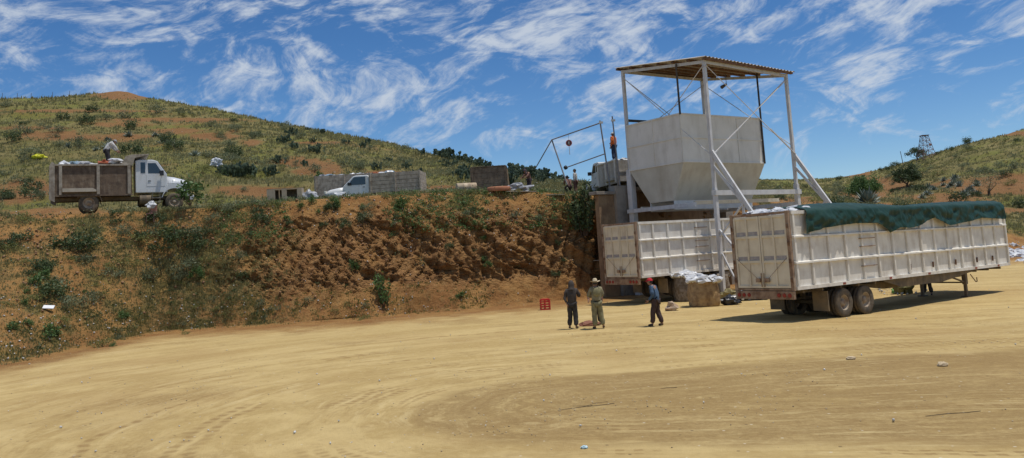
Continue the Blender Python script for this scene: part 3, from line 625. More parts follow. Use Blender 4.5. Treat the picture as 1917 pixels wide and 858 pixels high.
def make_lorry(name, label, loc, rz, body, frame, cab, rough_shield=True, group=None, pitch=0):
    t = thing(name, label, 'truck', loc, 0, group, rot=(0, pitch, rz))
    W = 1.2
    b = MB()
    for s in (-1, 1):
        y0, y1 = sorted((s*W, s*(W-.05))); b.prism([(.1, .98), (3.95, .98), (3.95, 2.69), (.1, 2.69)], y0, y1)
    b.box(.1, 3.95, -W+.052, W-.052, .98, 1.05); b.box(3.90, 3.95, -W+.052, W-.052, 1.052, 2.69)
    bo = b.build('dump_body', body, t)
    for s in (-1, 1):
        y0, y1 = sorted((s*(W+.002), s*(W+.09))); y2 = s*(W+.07)
        f = MB(); f.box(.10, 4.0, y0, y1, 2.61, 2.71); f.build('top_rail', frame, bo, bevel=.01)
        for x in (.30, 2.15, 3.72):
            f = MB(); f.box(x, x+.16, y0, y1, .99, 2.607); f.build('side_post', frame, bo, bevel=.01)
        f = MB(); f.box(.10, 4.0, *sorted((s*(W+.002), y2)), .90, .985); f.build('bottom_rail', body, bo)
        f = MB(); f.prism([(.47, 1.14), (2.13, 1.14), (2.13, 1.24), (1.95, 1.34), (.47, 1.34)], *sorted((s*(W+.002), s*(W+.26)))); f.build('fender_shelf', M('pale_shelf', (.45, .40, .32), .7, c2=(.3, .26, .2)), bo)
        f = MB(); arc = [(1.75+.68*math.cos(a), .52+.68*math.sin(a)) for a in np.linspace(math.radians(8), math.radians(150), 12)]; arc2 = [(1.75+.64*math.cos(a), .52+.64*math.sin(a)) for a in np.linspace(math.radians(150), math.radians(8), 12)]
        f.prism([(x, min(z, .89)) for x, z in arc]+[(x, min(z, .87)) for x, z in arc2], *sorted((s*.9, s*1.22))); f.build('mudguard', M('mudflap_rubber', (.26, .19, .11)), bo)
        f = MB(); f.prism([(-.18, .75), (.10, .60), (.11, 2.72), (-.03, 2.85), (-.16, 2.6)], y0, y1); f.build('tail_post', bodyf, bo, bevel=.01)
    g = MB(); g.box(-.06, 0, -W+.06, W-.06, 1.0, 2.6); g.box(-.10, -.062, -W+.1, W-.1, 1.7, 1.8); g.build('tailgate', body, t)
    sh = MB(); sh.prism([(3.40, 2.712), (3.66, 3.18), (3.96, 3.26), (4.86, 3.30), (4.86, 3.24), (4.12, 3.06), (4.02, 2.712)], -W-.02, W+.02)
    if rough_shield: sh.build('cab_guard', frame, t, bevel=.01)
    # cab
    prof = [(4.14, 1.05), (4.14, 2.92), (4.3, 2.98), (5.05, 2.98), (5.32, 2.90), (5.82, 2.12), (5.86, 1.05)]
    c = MB(); c.prism(prof, -1.06, 1.06); co = c.build('cab', cab, t, bevel=.04)
    h = MB(); n = 10
    hp_ = [(5.83, 1.25, 2.10, 1.0), (6.3, 1.3, 2.02, .93), (6.8, 1.3, 1.88, .85), (7.05, 1.25, 1.70, .80), (7.12, 1.0, 1.45, .76)]
    vs = []
    for x, zb_, zt, hw in hp_:
        for i in range(n):
            a = math.pi*i/(n-1); vs.append((x, -hw*math.cos(a)*(1 if abs(math.cos(a)) > .9 else 1.0), zb_+(zt-zb_)*(math.sin(a)**.45)))
    fs = [(j*n+i, j*n+i+1, (j+1)*n+i+1, (j+1)*n+i) for j in range(len(hp_)-1) for i in range(n-1)]+[tuple(range((len(hp_)-1)*n, len(hp_)*n)), tuple(range(n-1, -1, -1))]+[(j*n, (j+1)*n, (j+1)*n+n-1, j*n+n-1) for j in range(len(hp_)-1)]
    h.add(vs, fs); ho_ = h.build('hood', cab, t, smooth=True)
    for s in (-1, 1):
        f = MB(); arc = [(6.2+.66*math.cos(a), .62+.66*math.sin(a)) for a in np.linspace(math.radians(15), math.radians(165), 12)]
        outer = [(6.98, .72), (7.06, 1.35), (6.75, 1.62), (5.9, 1.62), (5.62, 1.05), (5.5, .72)]
        f.prism(outer[::-1]+arc, *sorted((s*.80, s*1.14))); f.build('front_fender', cab, t, bevel=.015)
        win([(5.58, 2.18), (4.82, 2.18), (4.80, 2.78), (5.22, 2.78)], s*1.061, s, co)
        win([(4.66, 2.2), (4.42, 2.2), (4.42, 2.82), (4.66, 2.82)], s*1.061, s, co)
        d = MB(); d.prism([(4.72, 1.42), (5.72, 1.42), (5.72, 2.13), (4.72, 2.13)], *sorted((s*1.0605, s*1.072))); dd_ = d.build('door', cab, co, bevel=.006)
        d = MB(); d.box(4.8, 4.95, *sorted((s*1.073, s*1.10)), 1.72, 1.76); d.build('handle', black, dd_)
        m = MB(); m.box(5.42, 5.62, *sorted((s*1.17, s*1.42)), 2.02, 2.30); m.tube((5.6, s*1.06, 2.3), (5.55, s*1.25, 2.28), .02, n=6); m.build('mirror', black, co, bevel=.02)
        m = MB(); m.tube((4.35, s*.85, .66), (4.95, s*.85, .66), .30, n=20); m.build('fuel_tank', chas, t, smooth=False)
        m = MB(); m.beam((5.0, s*1.02, .50), (5.45, s*1.02, .50), .22, .04); m.beam((5.0, s*1.02, .74), (5.45, s*1.02, .74), .22, .04); m.beam((5.02, s*.95, .45), (5.02, s*.95, 1.04), .04); m.beam((5.43, s*.95, .45), (5.43, s*.95, 1.04), .04); m.build('step', frame, t)
        m = MB(); m.box(6.98, 7.10, *sorted((s*.84, s*1.08)), 1.28, 1.48); m.build('headlight', M('headlamp_lens', (.75, .72, .62), .15), t, bevel=.03)
        wheel(t, 6.2, s*.98, .50, .27, s); wheel(t, 1.75, s*1.05, .52, .26, s); wheel(t, 1.75, s*.75, .52, .26, s)
    m = MB(); m.add([(5.835, -.92, 2.16), (5.835, .92, 2.16), (5.365, .86, 2.88), (5.365, -.86, 2.88)], [(0, 1, 2, 3)]); m.add([(5.85, -.92, 2.165), (5.85, .92, 2.165), (5.38, .86, 2.885), (5.38, -.86, 2.885)], [(3, 2, 1, 0)]); m.build('windshield', glass, co)
    m = MB(); m.box(7.0, 7.13, -.62, .62, .95, 1.6)
    for i in range(6): m.box(7.131, 7.15, -.56, .56, 1.0+i*.1, 1.04+i*.1)
    m.build('grille', M('grey_grille', (.25, .25, .25), .4), t); m = MB(); m.box(7.05, 7.28, -1.12, 1.12, .58, .86); m.build('front_bumper', cab, t, bevel=.03)
    m = MB()
    for s in (-1, 1): m.box(-.0, 7.0, min(s*.38, s*.46), max(s*.38, s*.46), .70, .897)
    for x in (.2, 1.2, 2.4, 3.6, 4.8, 6.6): m.box(x, x+.1, -.379, .379, .72, .86)
    m.tube((1.75, -.9, .52), (1.75, .9, .52), .08); m.tube((6.2, -.85, .5), (6.2, .85, .5), .06); m.build('chassis', chas, t)
    return t
def place(p0, p1, L):   # heading from two ground points
    d = (p1-p0); return math.atan2(d.y, d.x), -math.atan2(d.z, Vector((d.x, d.y)).length)
a_ = spot(100, 44.6); b_ = a_+Vector((math.cos(.50), math.sin(.50), 0))*6; b_.z = gz(b_.x, b_.y); rz, pt = place(a_, b_, 6)
a_.z = gz(a_.x+1.6, a_.y+.8)+.03
b_.z = gz(a_.x+5.2, a_.y+2.9)
lor = make_lorry('dump_truck', 'pale grey cab dump truck with a grimy brown body, on the left track', a_, rz, bodyw, bodyf, tpaint, pitch=-math.atan2(b_.z-a_.z, 4.6))
bpy.context.view_layer.update()
def inlor(o, x, y, z): return o.matrix_world @ Vector((x, y, z))
LM = lor
# rubbish loads
def heap(name, label, mtx, nx, ny, n, r, mats, seed, zf=lambda x, y: 0, squash=.55, base=None):
    m = MB(); rr = random.Random(seed)
    if base:
        x0, x1, y0, y1, zz = base; N1, N2 = 26, 14; vs = []
        for i in range(N1):
            for j in range(N2):
                x = x0+(x1-x0)*i/(N1-1); y = y0+(y1-y0)*j/(N2-1); e = min(1, 6*min(i/(N1-1), 1-i/(N1-1)), 6*min(j/(N2-1), 1-j/(N2-1)))
                vs.append((x, y, zz+zf(x, y)*e*.8+.10*mn.noise(Vector((x*2.2, y*2.2, seed)))*e))
        m.cur = 2; k = len(vs); vs += [(x, y, zz-.35) for x, y, z in vs]
        fs = [(i*N2+j, (i+1)*N2+j, (i+1)*N2+j+1, i*N2+j+1) for i in range(N1-1) for j in range(N2-1)]
        fs += [(k+i*N2+j, k+i*N2+j+1, k+(i+1)*N2+j+1, k+(i+1)*N2+j) for i in range(N1-1) for j in range(N2-1)]
        ring = [i*N2 for i in range(N1)]+[(N1-1)*N2+j for j in range(1, N2)]+[i*N2+N2-1 for i in range(N1-2, -1, -1)]+[j for j in range(N2-2, 0, -1)]
        fs += [(ring[i], ring[(i+1) % len(ring)], k+ring[(i+1) % len(ring)], k+ring[i]) for i in range(len(ring))]
        m.add(vs, fs)
    for i in range(n):
        x, y = rr.uniform(*nx), rr.uniform(*ny); q = r*rr.uniform(.5, 1.3); m.cur = rr.choice([0, 0, 0, 1, 1, 3, 4])
        m.lump((x, y, zf(x, y)+(base[4] if base else 0)+q*.2), q, seed=seed+i, sub=2, rough=.5, sc_=(rr.uniform(.8, 1.6), rr.uniform(.7, 1.3), squash), flat=False)
    o = m.build(name, mats, None); o.matrix_world = mtx
    return tag(o, label, 'rubbish load')
bagw = plas; bagg = M('grey_plastic_refuse', (.34, .35, .37), .4, c2=(.2, .2, .21), vs=5, amt=.9); refus = M('mixed_refuse', (.24, .19, .14), .8, c2=(.10, .08, .07), vs=6, amt=.9, dirt=(.4, .38, .34), dirt_amt=.5, dscale=4)
bagr = M('rust_red_cloth', (.34, .09, .04), .8); bagb = M('blue_grey_plastic', (.20, .30, .38), .4, c2=(.3, .36, .4))
RM = [bagw, bagg, refus, bagr, bagb]
heap('rubbish_load', 'white and grey plastic refuse heaped in the body of the pale grey dump truck', lor.matrix_world, (.4, 3.6), (-.95, .9), 46, .24, RM, 5, lambda x, y: .05+.30*max(0, (x-2.2)/1.5), base=(.12, 3.88, -1.13, 1.13, 2.66))
heap('rubbish_load', 'white plastic bags heaped in the rear of the nearest trailer beside the tarpaulin', tr1.matrix_world if False else Matrix.Translation((cA.x, cA.y, zA))@Matrix.Rotation(TA, 4, 'Z'), (.25, 1.3), (-1.0, 1.0), 22, .26, [plas, plas, plas, bagg, plas], 15, lambda x, y: .05, base=(.08, 1.6, -1.17, 1.17, TH1-.12))
# far trailer load seen over the rim
heap('rubbish_load', 'low layer of mixed refuse inside the farther trailer', Matrix.Translation((cB.x, cB.y, zB))@Matrix.Rotation(TA, 4, 'Z'), (.6, 14), (-1.0, 1.0), 60, .25, RM, 25, lambda x, y: 0, base=(.1, 15.2, -1.17, 1.17, TH1-.45))
# tower truck backed to the hopper
bz = 6.02
p = Vector((7.5, 49.2, 0)); tt_ = make_lorry('dump_truck', 'white dump truck backed up to the steel hopper on the upper bench', Vector((p.x, p.y, bz)), math.radians(106), M('dirty_white_body', (.50, .46, .40), .6, c2=(.34, .29, .23), vs=2, amt=.9, dirt=(.12, .08, .05), dirt_amt=.6), white, wpaint, rough_shield=False)
tt_.scale = (.82, .86, .82); bpy.context.view_layer.update()
heap('rubbish_load', 'white sacks piled on the truck beside the hopper under the orange vest', tt_.matrix_world, (.4, 3.6), (-.9, .9), 26, .24, [plas, plas, refus, bagg, plas], 35, lambda x, y: .0, base=(.12, 3.88, -1.13, 1.13, 2.60))
# ------------------------------------------------------------------ pickup and wooden bodies on the bench
def board_wall(nm, t, p0, p1, z0, z1, n, mt, thick=.04, post_n=3, pm=None, gap=.012, base=0):
    p0, p1 = Vector(p0), Vector(p1); d = (p1-p0).normalized(); nn = Vector((-d.y, d.x, 0)); L = (p1-p0).length; m = MB(); h = (z1-z0)/n
    for i in range(n): m.beam(p0+Vector((0, 0, z0+(i+.5)*h)), p1+Vector((0, 0, z0+(i+.5)*h)), thick, h-gap)
    o = m.build(nm, mt, t)
    for i in range(post_n):
        q = p0+d*(L*i/(post_n-1)) if post_n > 1 else p0
        for s in (-1,):
            k = MB(); c = q-nn*(-s)*(thick/2+.032); k.beam(c+Vector((0, 0, z0-.05)), c+Vector((0, 0, z1+.03)), .09, .06, up=(d.x, d.y, 0)); k.build('stake', pm or mt, o)
    return o
def make_pickup(label, loc, rz, pitch=0):
    t = thing('pickup_truck', label, 'pickup truck', loc, 0, None, rot=(0, pitch, rz))
    # x forward; origin under the rear
    prof = [(3.05, .55), (3.05, 1.72), (3.15, 1.86), (3.95, 1.86), (4.12, 1.80), (4.75, 1.22), (4.75, .55)]
    c = MB(); c.prism(prof, -.92, .92); co = c.build('cab', wpaint, t, bevel=.05)
    h = MB(); vs = []; n = 9; hp_ = [(4.72, .6, 1.24, .90), (5.2, .6, 1.20, .88), (5.7, .6, 1.12, .85), (5.95, .6, 1.0, .80), (6.02, .6, .85, .76)]
    for x, zb_, zt, hw in hp_:
        for i in range(n): a = math.pi*i/(n-1); vs.append((x, -hw*math.cos(a), zb_+(zt-zb_)*math.sin(a)**.3))
    fs = [(j*n+i, j*n+i+1, (j+1)*n+i+1, (j+1)*n+i) for j in range(len(hp_)-1) for i in range(n-1)]+[tuple(range((len(hp_)-1)*n, len(hp_)*n)), tuple(range(n-1, -1, -1))]+[(j*n, (j+1)*n, (j+1)*n+n-1, j*n+n-1) for j in range(len(hp_)-1)]
    h.add(vs, fs); h.build('hood', wpaint, t, smooth=True)
    for s in (-1, 1):
        win([(4.45, 1.26), (3.28, 1.26), (3.28, 1.76), (3.98, 1.76), (4.06, 1.72)], s*.921, s, co)
        d = MB(); d.prism([(3.25, .68), (4.62, .68), (4.62, 1.21), (3.25, 1.21)], *sorted((s*.9205, s*.93))); dd_ = d.build('door', wpaint, co); d = MB(); d.box(3.33, 3.46, *sorted((s*.931, s*.955)), 1.08, 1.12); d.build('handle', black, dd_)
        m = MB(); m.box(4.25, 4.4, *sorted((s*.96, s*1.16)), 1.24, 1.42); m.build('mirror', black, co, bevel=.02)
        m = MB(); m.box(5.93, 6.04, *sorted((s*.52, s*.82)), .82, 1.0); m.build('headlight', M('headlamp_lens', (.75, .72, .62), .15), t, bevel=.02)
        wheel(t, 5.3, s*.83, .37, .22, s); wheel(t, 1.5, s*.88, .37, .22, s)
    m = MB(); m.add([(4.765, -.82, 1.25), (4.765, .82, 1.25), (4.155, .78, 1.80), (4.155, -.78, 1.80)], [(0, 1, 2, 3)]); m.add([(4.78, -.82, 1.255), (4.78, .82, 1.255), (4.17, .78, 1.805), (4.17, -.78, 1.805)], [(3, 2, 1, 0)]); m.build('windshield', glass, co)
    m = MB(); m.box(5.98, 6.18, -.92, .92, .45, .72); m.build('front_bumper', black, t, bevel=.03); m = MB(); m.box(5.96, 6.05, -.5, .5, .74, .98); m.build('grille', black, t)
    m = MB(); m.box(0, 5.8, -.4, -.3, .4, .52); m.box(0, 5.8, .3, .4, .4, .52); m.box(0, 2.95, -.95, .95, .60, .68); m.build('chassis', chas, t)
    bz0, bz1 = .66, 1.92
    for s in (-1, 1): board_wall('side_boards', t, (2.92, s*.98, 0) if s > 0 else (-.25, s*.98, 0), (-.25, s*.98, 0) if s > 0 else (2.92, s*.98, 0), bz0, bz1, 5, wood, post_n=3, gap=.02)
    board_wall('tail_boards', t, (-.27, -.95, 0), (-.27, .95, 0), bz0, bz1, 5, wood, post_n=2); board_wall('front_boards', t, (2.95, -.95, 0), (2.95, .95, 0), bz0, bz1+.05, 5, wood, post_n=2)
    return t
pa, pb = spot(786, 54.5), spot(606, 55.0)
hd, _ = place(pa, pb, 0)
pick = make_pickup('white pickup truck with grey wooden side boards, facing left on the upper bench', Vector((pa.x, pa.y, min(pa.z, pb.z)-.12)), hd); sc_p = (pb-pa).length/6.35; pick.scale = (sc_p,)*3
bpy.context.view_layer.update(); print('pickup scale', sc_p)
heap('rubbish_load', 'refuse bags piled above the wooden side boards of the white pickup truck', pick.matrix_world, (1.7, 2.8), (-.7, .7), 16, .17, RM, 45, lambda x, y: .12, base=(-.2, 2.85, -.9, .9, 1.80))
def crate_body(name, label, cat, px0, px1, D, ztop_py, depth, mt, n=6, posts=3, zlo=None):
    a, b = spot(px0, D), spot(px1, D); cz = min(a.z, b.z)-.1
    mid = (a+b)/2; L = (b-a).length; zt = at((px0+px1)/2, ztop_py, D)[2]-cz
    t = thing(name, label, cat, (mid.x, mid.y, cz), math.atan2((b-a).y, (b-a).x))
    board_wall('front_boards', t, (-L/2, 0, 0), (L/2, 0, 0), .1, zt, n, mt, post_n=posts); board_wall('side_boards', t, (L/2+.03, 0, 0), (L/2+.03, depth, 0), .1, zt, n, mt, post_n=2)
    board_wall('side_boards', t, (-L/2-.03, depth, 0), (-L/2-.03, 0, 0), .1, zt, n, mt, post_n=2); board_wall('rear_boards', t, (L/2, depth, 0), (-L/2, depth, 0), .1, zt, n, mt, post_n=posts)
    return t, L, zt
wb, L, zt = crate_body('wooden_truck_body', 'tall grey wooden truck body heaped with refuse behind the white pickup truck', 'truck body', 593, 700, 57.6, 327, 2.0, wood, 5, 3); bpy.context.view_layer.update()
heap('rubbish_load', 'white refuse heaped to the rim of the tall grey wooden truck body', wb.matrix_world, (-L/2+.2, L/2-.2), (.2, 1.8), 26, .2, RM, 55, lambda x, y: .03, base=(-L/2+.05, L/2-.05, .05, 1.95, zt-.08))
wc, L, zt = crate_body('wooden_crate', 'dark brown upright wooden crate standing alone on the bench edge', 'crate', 886, 948, 50.5, 313, .9, woodd, 5, 2)
m = MB(); m.box(-L/2-.06, L/2+.06, -.06, .96, zt+.02, zt+.07); m.build('lid', woodd, wc)
m = MB(); m.beam((L/2+.22, .2, 0), (L/2+.12, .25, zt-.15), .10, .12); m.build('leaning_post', woodn, wc)
# open timber frame cabinet
a, b = spot(499, 47.6), spot(566, 47.9); L = (b-a).length
cb = thing('timber_cabinet', 'open plywood cabinet with two square openings on the lip of the bench', 'cabinet', ((a+b)/2)+Vector((0, 0, .02)), math.atan2((b-a).y, (b-a).x)-.12)
hh = .82; ply = M('pale_plywood', (.46, .37, .26), .8, c2=(.36, .28, .19), vs=3, dirt=(.2, .14, .08), dirt_amt=.4)
for x0, x1 in ((-L/2, -L/2+.50), (-.15, .15), (L/2-.28, L/2)): m = MB(); m.box(x0, x1, 0, .03, 0, hh); m.build('front_panel', ply, cb)
for x0, x1 in ((-L/2+.503, -.153), (.153, L/2-.283)):
    m = MB(); m.box(x0, x1, -.005, .035, hh-.07, hh); m.build('head_rail', woodn, cb); m = MB(); m.box(x0, x1, -.005, .035, 0, .07); m.build('foot_rail', ply, cb)
m = MB(); m.box(-L/2+.72, -L/2+.78, -.01, .03, .07, hh-.07); m.build('upright', woodn, cb)
m = MB(); m.box(-L/2, L/2, .032, .6, .0, .03); m.build('base', ply, cb); m = MB(); m.box(-L/2, L/2, .57, .6, .032, hh-.002); m.build('back_panel', woodd, cb)
m = MB(); m.box(-L/2, L/2, .032, .6, hh, hh+.025); m.build('top', woodd, cb)
for x in (-L/2, L/2-.03): m = MB(); m.box(x, x+.03, .032, .568, .032, hh-.002); m.build('side_panel', ply, cb)
# ------------------------------------------------------------------ people
skin = M('brown_skin', (.30, .16, .10), .55, c2=(.26, .135, .085)); hairm = M('black_hair', (.02, .016, .014), .6, c2=(.035, .03, .025))
def cloth(name, c, k=.65): return M('cloth_'+name, c, .85, c2=tuple(x*k for x in c), vs=9, amt=.9, bump=.3, bs=22)
def skinned(name, nodes, edges, mt, parent, sub=2, root=0, noise_amp=0., extra=None, wf=7.):
    me = bpy.data.meshes.new('tmp'); me.from_pydata([n[0] for n in nodes], edges, []); o = bpy.data.objects.new('tmp', me); COL.objects.link(o)
    md = o.modifiers.new('s', 'SKIN'); md.use_smooth_shade = True
    if not me.skin_vertices: 
        bm = bmesh.new(); bm.from_mesh(me); bm.verts.layers.skin.verify(); bm.to_mesh(me); bm.free()
    for sv, n in zip(me.skin_vertices[0].data, nodes): r = n[1]; sv.radius = (r, r) if not isinstance(r, tuple) else r
    me.skin_vertices[0].data[root].use_root = True
    s_ = o.modifiers.new('u', 'SUBSURF'); s_.levels = s_.render_levels = sub
    dg = bpy.context.evaluated_depsgraph_get(); m2 = bpy.data.meshes.new_from_object(o.evaluated_get(dg)); bpy.data.objects.remove(o)
    if noise_amp:
        for v in m2.vertices:
            c = v.co; v.co = c+v.normal*noise_amp*(mn.noise(c*wf)+.6*mn.noise(Vector((c.x*wf*2.2, c.y*wf*2.2, c.z*wf*.9))))
    bm = bmesh.new(); bm.from_mesh(m2)
    if extra:
        for vs, fs in extra:
            bv = [bm.verts.new(v) for v in vs]
            for f in fs:
                try: bm.faces.new([bv[i] for i in f]).smooth = True
                except ValueError: pass
    bmesh.ops.recalc_face_normals(bm, faces=bm.faces)
    for f in bm.faces: f.smooth = True
    bm.to_mesh(m2); bm.free(); m2.name = name; m2.materials.clear(); m2.materials.append(mt)
    r = bpy.data.objects.new(name, m2); COL.objects.link(r)
    if parent is not None: r.parent = parent
    return r
def head_geo(c, yaw=0, tilt=0, s=1.):
    bm = bmesh.new(); bmesh.ops.create_uvsphere(bm, u_segments=28, v_segments=20, radius=1)
    for v in bm.verts:
        x, y, z = v.co; fz = y     # +y is the face
        k = 1-.24*max(0, -z)*(1 if z < 0 else 0)
        X_, Y_, Z_ = x*.074*k, y*.094*(1-.10*max(0, -z)), z*.118
        if y > .3 and z < 0: Y_ += .012*max(0, 1-abs(z+.75)*3)*(1-abs(x))              # chin
        if y > .55: Y_ -= .010*math.exp(-((z-.12)/.12)**2)*min(1, abs(x)*4)              # eye sockets
        if y > .7: Y_ += .026*math.exp(-(x/.14)**2)*math.exp(-((z+.12)/.17)**2)          # nose
        if y > .6: Y_ += .006*math.exp(-(x/.3)**2)*math.exp(-((z+.42)/.08)**2)           # lips
        v.co = (X_, Y_, Z_)
    bm.verts.index_update(); vs = [v.co.copy() for v in bm.verts]; fs = [[v.index for v in f.verts] for f in bm.faces]; bm.free()
    for sg in (-1, 1):   # ears
        b = len(vs); 
        for i in range(8):
            a = 2*math.pi*i/8; vs.append(Vector((sg*.073, -.005+.018*math.cos(a), .0+.030*math.sin(a)))); 
        for i in range(8):
            a = 2*math.pi*i/8; vs.append(Vector((sg*.088, -.014+.020*math.cos(a), .002+.033*math.sin(a))))
        fs += [[b+i, b+(i+1) % 8, b+8+(i+1) % 8, b+8+i] for i in range(8)]+[[b+8+i for i in range(8)]]
    Rm = Matrix.Rotation(yaw, 4, 'Z') @ Matrix.Rotation(tilt, 4, 'X')
    return [Vector(c)+(Rm @ (v*s)) for v in vs], fs, Rm
def tubes(chain, radii, n=6):
    vs = []; fs = []
    for k, (p, r) in enumerate(zip(chain, radii)):
        d = (Vector(chain[min(k+1, len(chain)-1)])-Vector(chain[max(k-1, 0)])).normalized(); up = Vector((0, 0, 1)) if abs(d.z) < .9 else Vector((0, 1, 0)); a = d.cross(up).normalized(); b = a.cross(d)
        for i in range(n): th = 2*math.pi*i/n; vs.append(Vector(p)+(a*math.cos(th)+b*math.sin(th))*r)
    for k in range(len(chain)-1): fs += [[k*n+i, k*n+(i+1) % n, (k+1)*n+(i+1) % n, (k+1)*n+i] for i in range(n)]
    fs += [list(range(n)), list(range((len(chain)-1)*n, len(chain)*n))]
    return vs, fs
def person(label, loc, rz, top, trousers, J=None, hat=None, hatm=None, h=1.70, head=(0, 0), hood=None, group=None, bulk=1., skirt=0, shoes=None):
    # local frame: +y is forward, right hand is +x
    j = dict(pel=(0, 0, .93), spi=(0, 0, 1.10), che=(0, 0, 1.30), nec=(0, .0, 1.44), hea=(0, .015, 1.585),
             shR=(.175, 0, 1.385), elR=(.235, -.03, 1.10), wrR=(.23, .05, .86), shL=(-.175, 0, 1.385), elL=(-.235, -.03, 1.10), wrL=(-.23, .05, .86),
             hiR=(.085, 0, .88), knR=(.10, .02, .48), anR=(.11, -.01, .09), hiL=(-.085, 0, .88), knL=(-.10, .02, .48), anL=(-.11, -.01, .09), ftR=None, ftL=None)
    j.update(J or {}); k = h/1.70; j = {a: (Vector(b)*k if b is not None else None) for a, b in j.items()}
    for s in 'RL':
        if j['ft'+s] is None: j['ft'+s] = j['an'+s]+Vector((.03 if s == 'R' else -.03, .15, -.045))*k
    t = thing('person', label, 'person', loc, rz, group)
    g = lambda a, r: (tuple(j[a]), tuple(x*k*1. for x in r) if isinstance(r, tuple) else r*k)
    nd = [g('pel', (.13, .095)), g('spi', (.125, .09)), g('che', (.145, .10)), g('nec', .055), (tuple(j['nec'].lerp(j['hea'], .55)), .052*k),
          g('shR', .062), g('elR', .042), g('wrR', .028), g('shL', .062), g('elL', .042), g('wrL', .028), g('hiR', .085), g('knR', .056), g('anR', .038), g('ftR', .032), g('hiL', .085), g('knL', .056), g('anL', .038), g('ftL', .032)]
    ed = [(0, 1), (1, 2), (2, 3), (3, 4), (2, 5), (5, 6), (6, 7), (2, 8), (8, 9), (9, 10), (0, 11), (11, 12), (12, 13), (13, 14), (0, 15), (15, 16), (16, 17), (17, 18)]
    ex = []
    hv, hf, Rm = head_geo(j['hea'], head[0], head[1], k); ex.append((hv, hf))
    for s, sg in (('R', 1), ('L', -1)):
        d = (j['wr'+s]-j['el'+s]).normalized(); side = d.cross(Vector((sg, 0, 0))).normalized(); fw = Vector((0, 1, 0)); 
        acr = (fw-d*fw.dot(d)).normalized() if abs(d.y) < .9 else (Vector((0, 0, 1))-d*d.z).normalized(); inn = d.cross(acr)*(sg)
        w0 = j['wr'+s]; pm = w0+d*.085*k
        ex.append(tubes([w0-d*.01, w0+d*.04*k, pm], [.026*k, .036*k, .034*k], 8))
        for fi, (o_, ln) in enumerate(((.028, .070), (.010, .080), (-.009, .075), (-.027, .058))):
            b0_ = w0+d*.075*k+acr*o_*k; ex.append(tubes([b0_, b0_+d*ln*.45*k+inn*.006*k, b0_+d*ln*.8*k+inn*.022*k, b0_+d*ln*.9*k+inn*.040*k], [.0095*k, .009*k, .008*k, .006*k]))
        tb = w0+d*.03*k+acr*.03*k; ex.append(tubes([tb, tb+acr*.028*k+d*.022*k, tb+acr*.034*k+d*.055*k+inn*.01*k], [.012*k, .010*k, .008*k]))
    body = skinned('body', nd, ed, skin, t, 2, 0, extra=ex)
    B = bulk
    tn = [g('pel', (.160*B, .13*B)), g('spi', (.16*B, .13*B)), g('che', (.18*B, .15*B)), (tuple(j['che'].lerp(j['nec'], .8)), .095*k), g('shR', .078*B), g('elR', .060*B), (tuple(j['elR'].lerp(j['wrR'], .92)), .042*k), g('shL', .078*B), g('elL', .060*B), (tuple(j['elL'].lerp(j['wrL'], .92)), .042*k), (tuple(j['pel']+(j['pel']-j['spi'])*.45), (.150*B*k, .12*B*k))]
    skinned('jacket' if B > 1.03 else 'shirt', tn, [(0, 1), (1, 2), (2, 3), (2, 4), (4, 5), (5, 6), (2, 7), (7, 8), (8, 9), (0, 10)], top, t, 2, 1, .022, wf=8)
    pn = [g('pel', (.15, .125)), g('hiR', .118), g('knR', .095), (tuple(j['knR'].lerp(j['anR'], .95)), .088*k), g('hiL', .118), g('knL', .095), (tuple(j['knL'].lerp(j['anL'], .95)), .088*k)]
    skinned('trousers', pn, [(0, 1), (1, 2), (2, 3), (0, 4), (4, 5), (5, 6)], trousers, t, 2, 0, .018, wf=9)
    for s in 'RL':
        d = j['ft'+s]-j['an'+s]; a = j['an'+s]; sn = [(tuple(a+Vector((0, -.02, -.02))), .048*k), (tuple(a+d*.5+Vector((0, 0, -.01))), .047*k), (tuple(a+d*1.15), .040*k)]
        skinned('shoe', sn, [(0, 1), (1, 2)], shoes or M('dark_leather', (.05, .035, .025), .6, dirt=(.25, .17, .1), dirt_amt=.5), t, 1)
    def cap(f, zmin, off, nm, mt, zs_=1.):
        vs = []; n = 20; m_ = 9
        for a_i in range(m_+1):
            ph = math.pi/2*(1-a_i/m_)*1.0
            for i in range(n):
                th = 2*math.pi*i/n; z = math.sin(ph); rr_ = math.cos(ph) if a_i else 0
                zz = zmin+(1-zmin)*z; rr_ = math.sqrt(max(0, 1-max(zz, 0)**2)) if zz > 0 else 1
                vs.append(Vector((rr_*math.cos(th)*(.074+off), rr_*math.sin(th)*(.094+off)-.006, zz*(.118+off)*zs_+.004)))
        fs = [[r_*n+i, r_*n+(i+1) % n, (r_+1)*n+(i+1) % n, (r_+1)*n+i] for r_ in range(m_) for i in range(n)]
        m = MB(); m.add([j['hea']+(Rm @ (v*k)) for v in vs], fs); return m
    # hair
    m = cap(0, .12, .012, 'hair', hairm); vs = []
    m.lathe([(0, .0)], (0, 0, 0)) if False else None
    bk = []
    for i in range(13):
        th = math.pi+math.pi*i/12
        for z in (.16, -.1, -.42): bk.append(Vector((math.cos(th)*(.083)*(1 if z > -.3 else .85), math.sin(th)*.104-.004, z*.118)))
    m.add([j['hea']+(Rm @ (v*k)) for v in bk], [[i*3+q_, (i+1)*3+q_, (i+1)*3+q_+1, i*3+q_+1] for i in range(12) for q_ in range(2)]); m.build('hair', hairm, t, smooth=True)
    for sg in (-1, 1):
        m = MB(); m.lump(j['hea']+(Rm @ (Vector((sg*.028, .083, .014))*k)), .010*k, sub=1, rough=0, flat=False); m.build('eye', black, t)
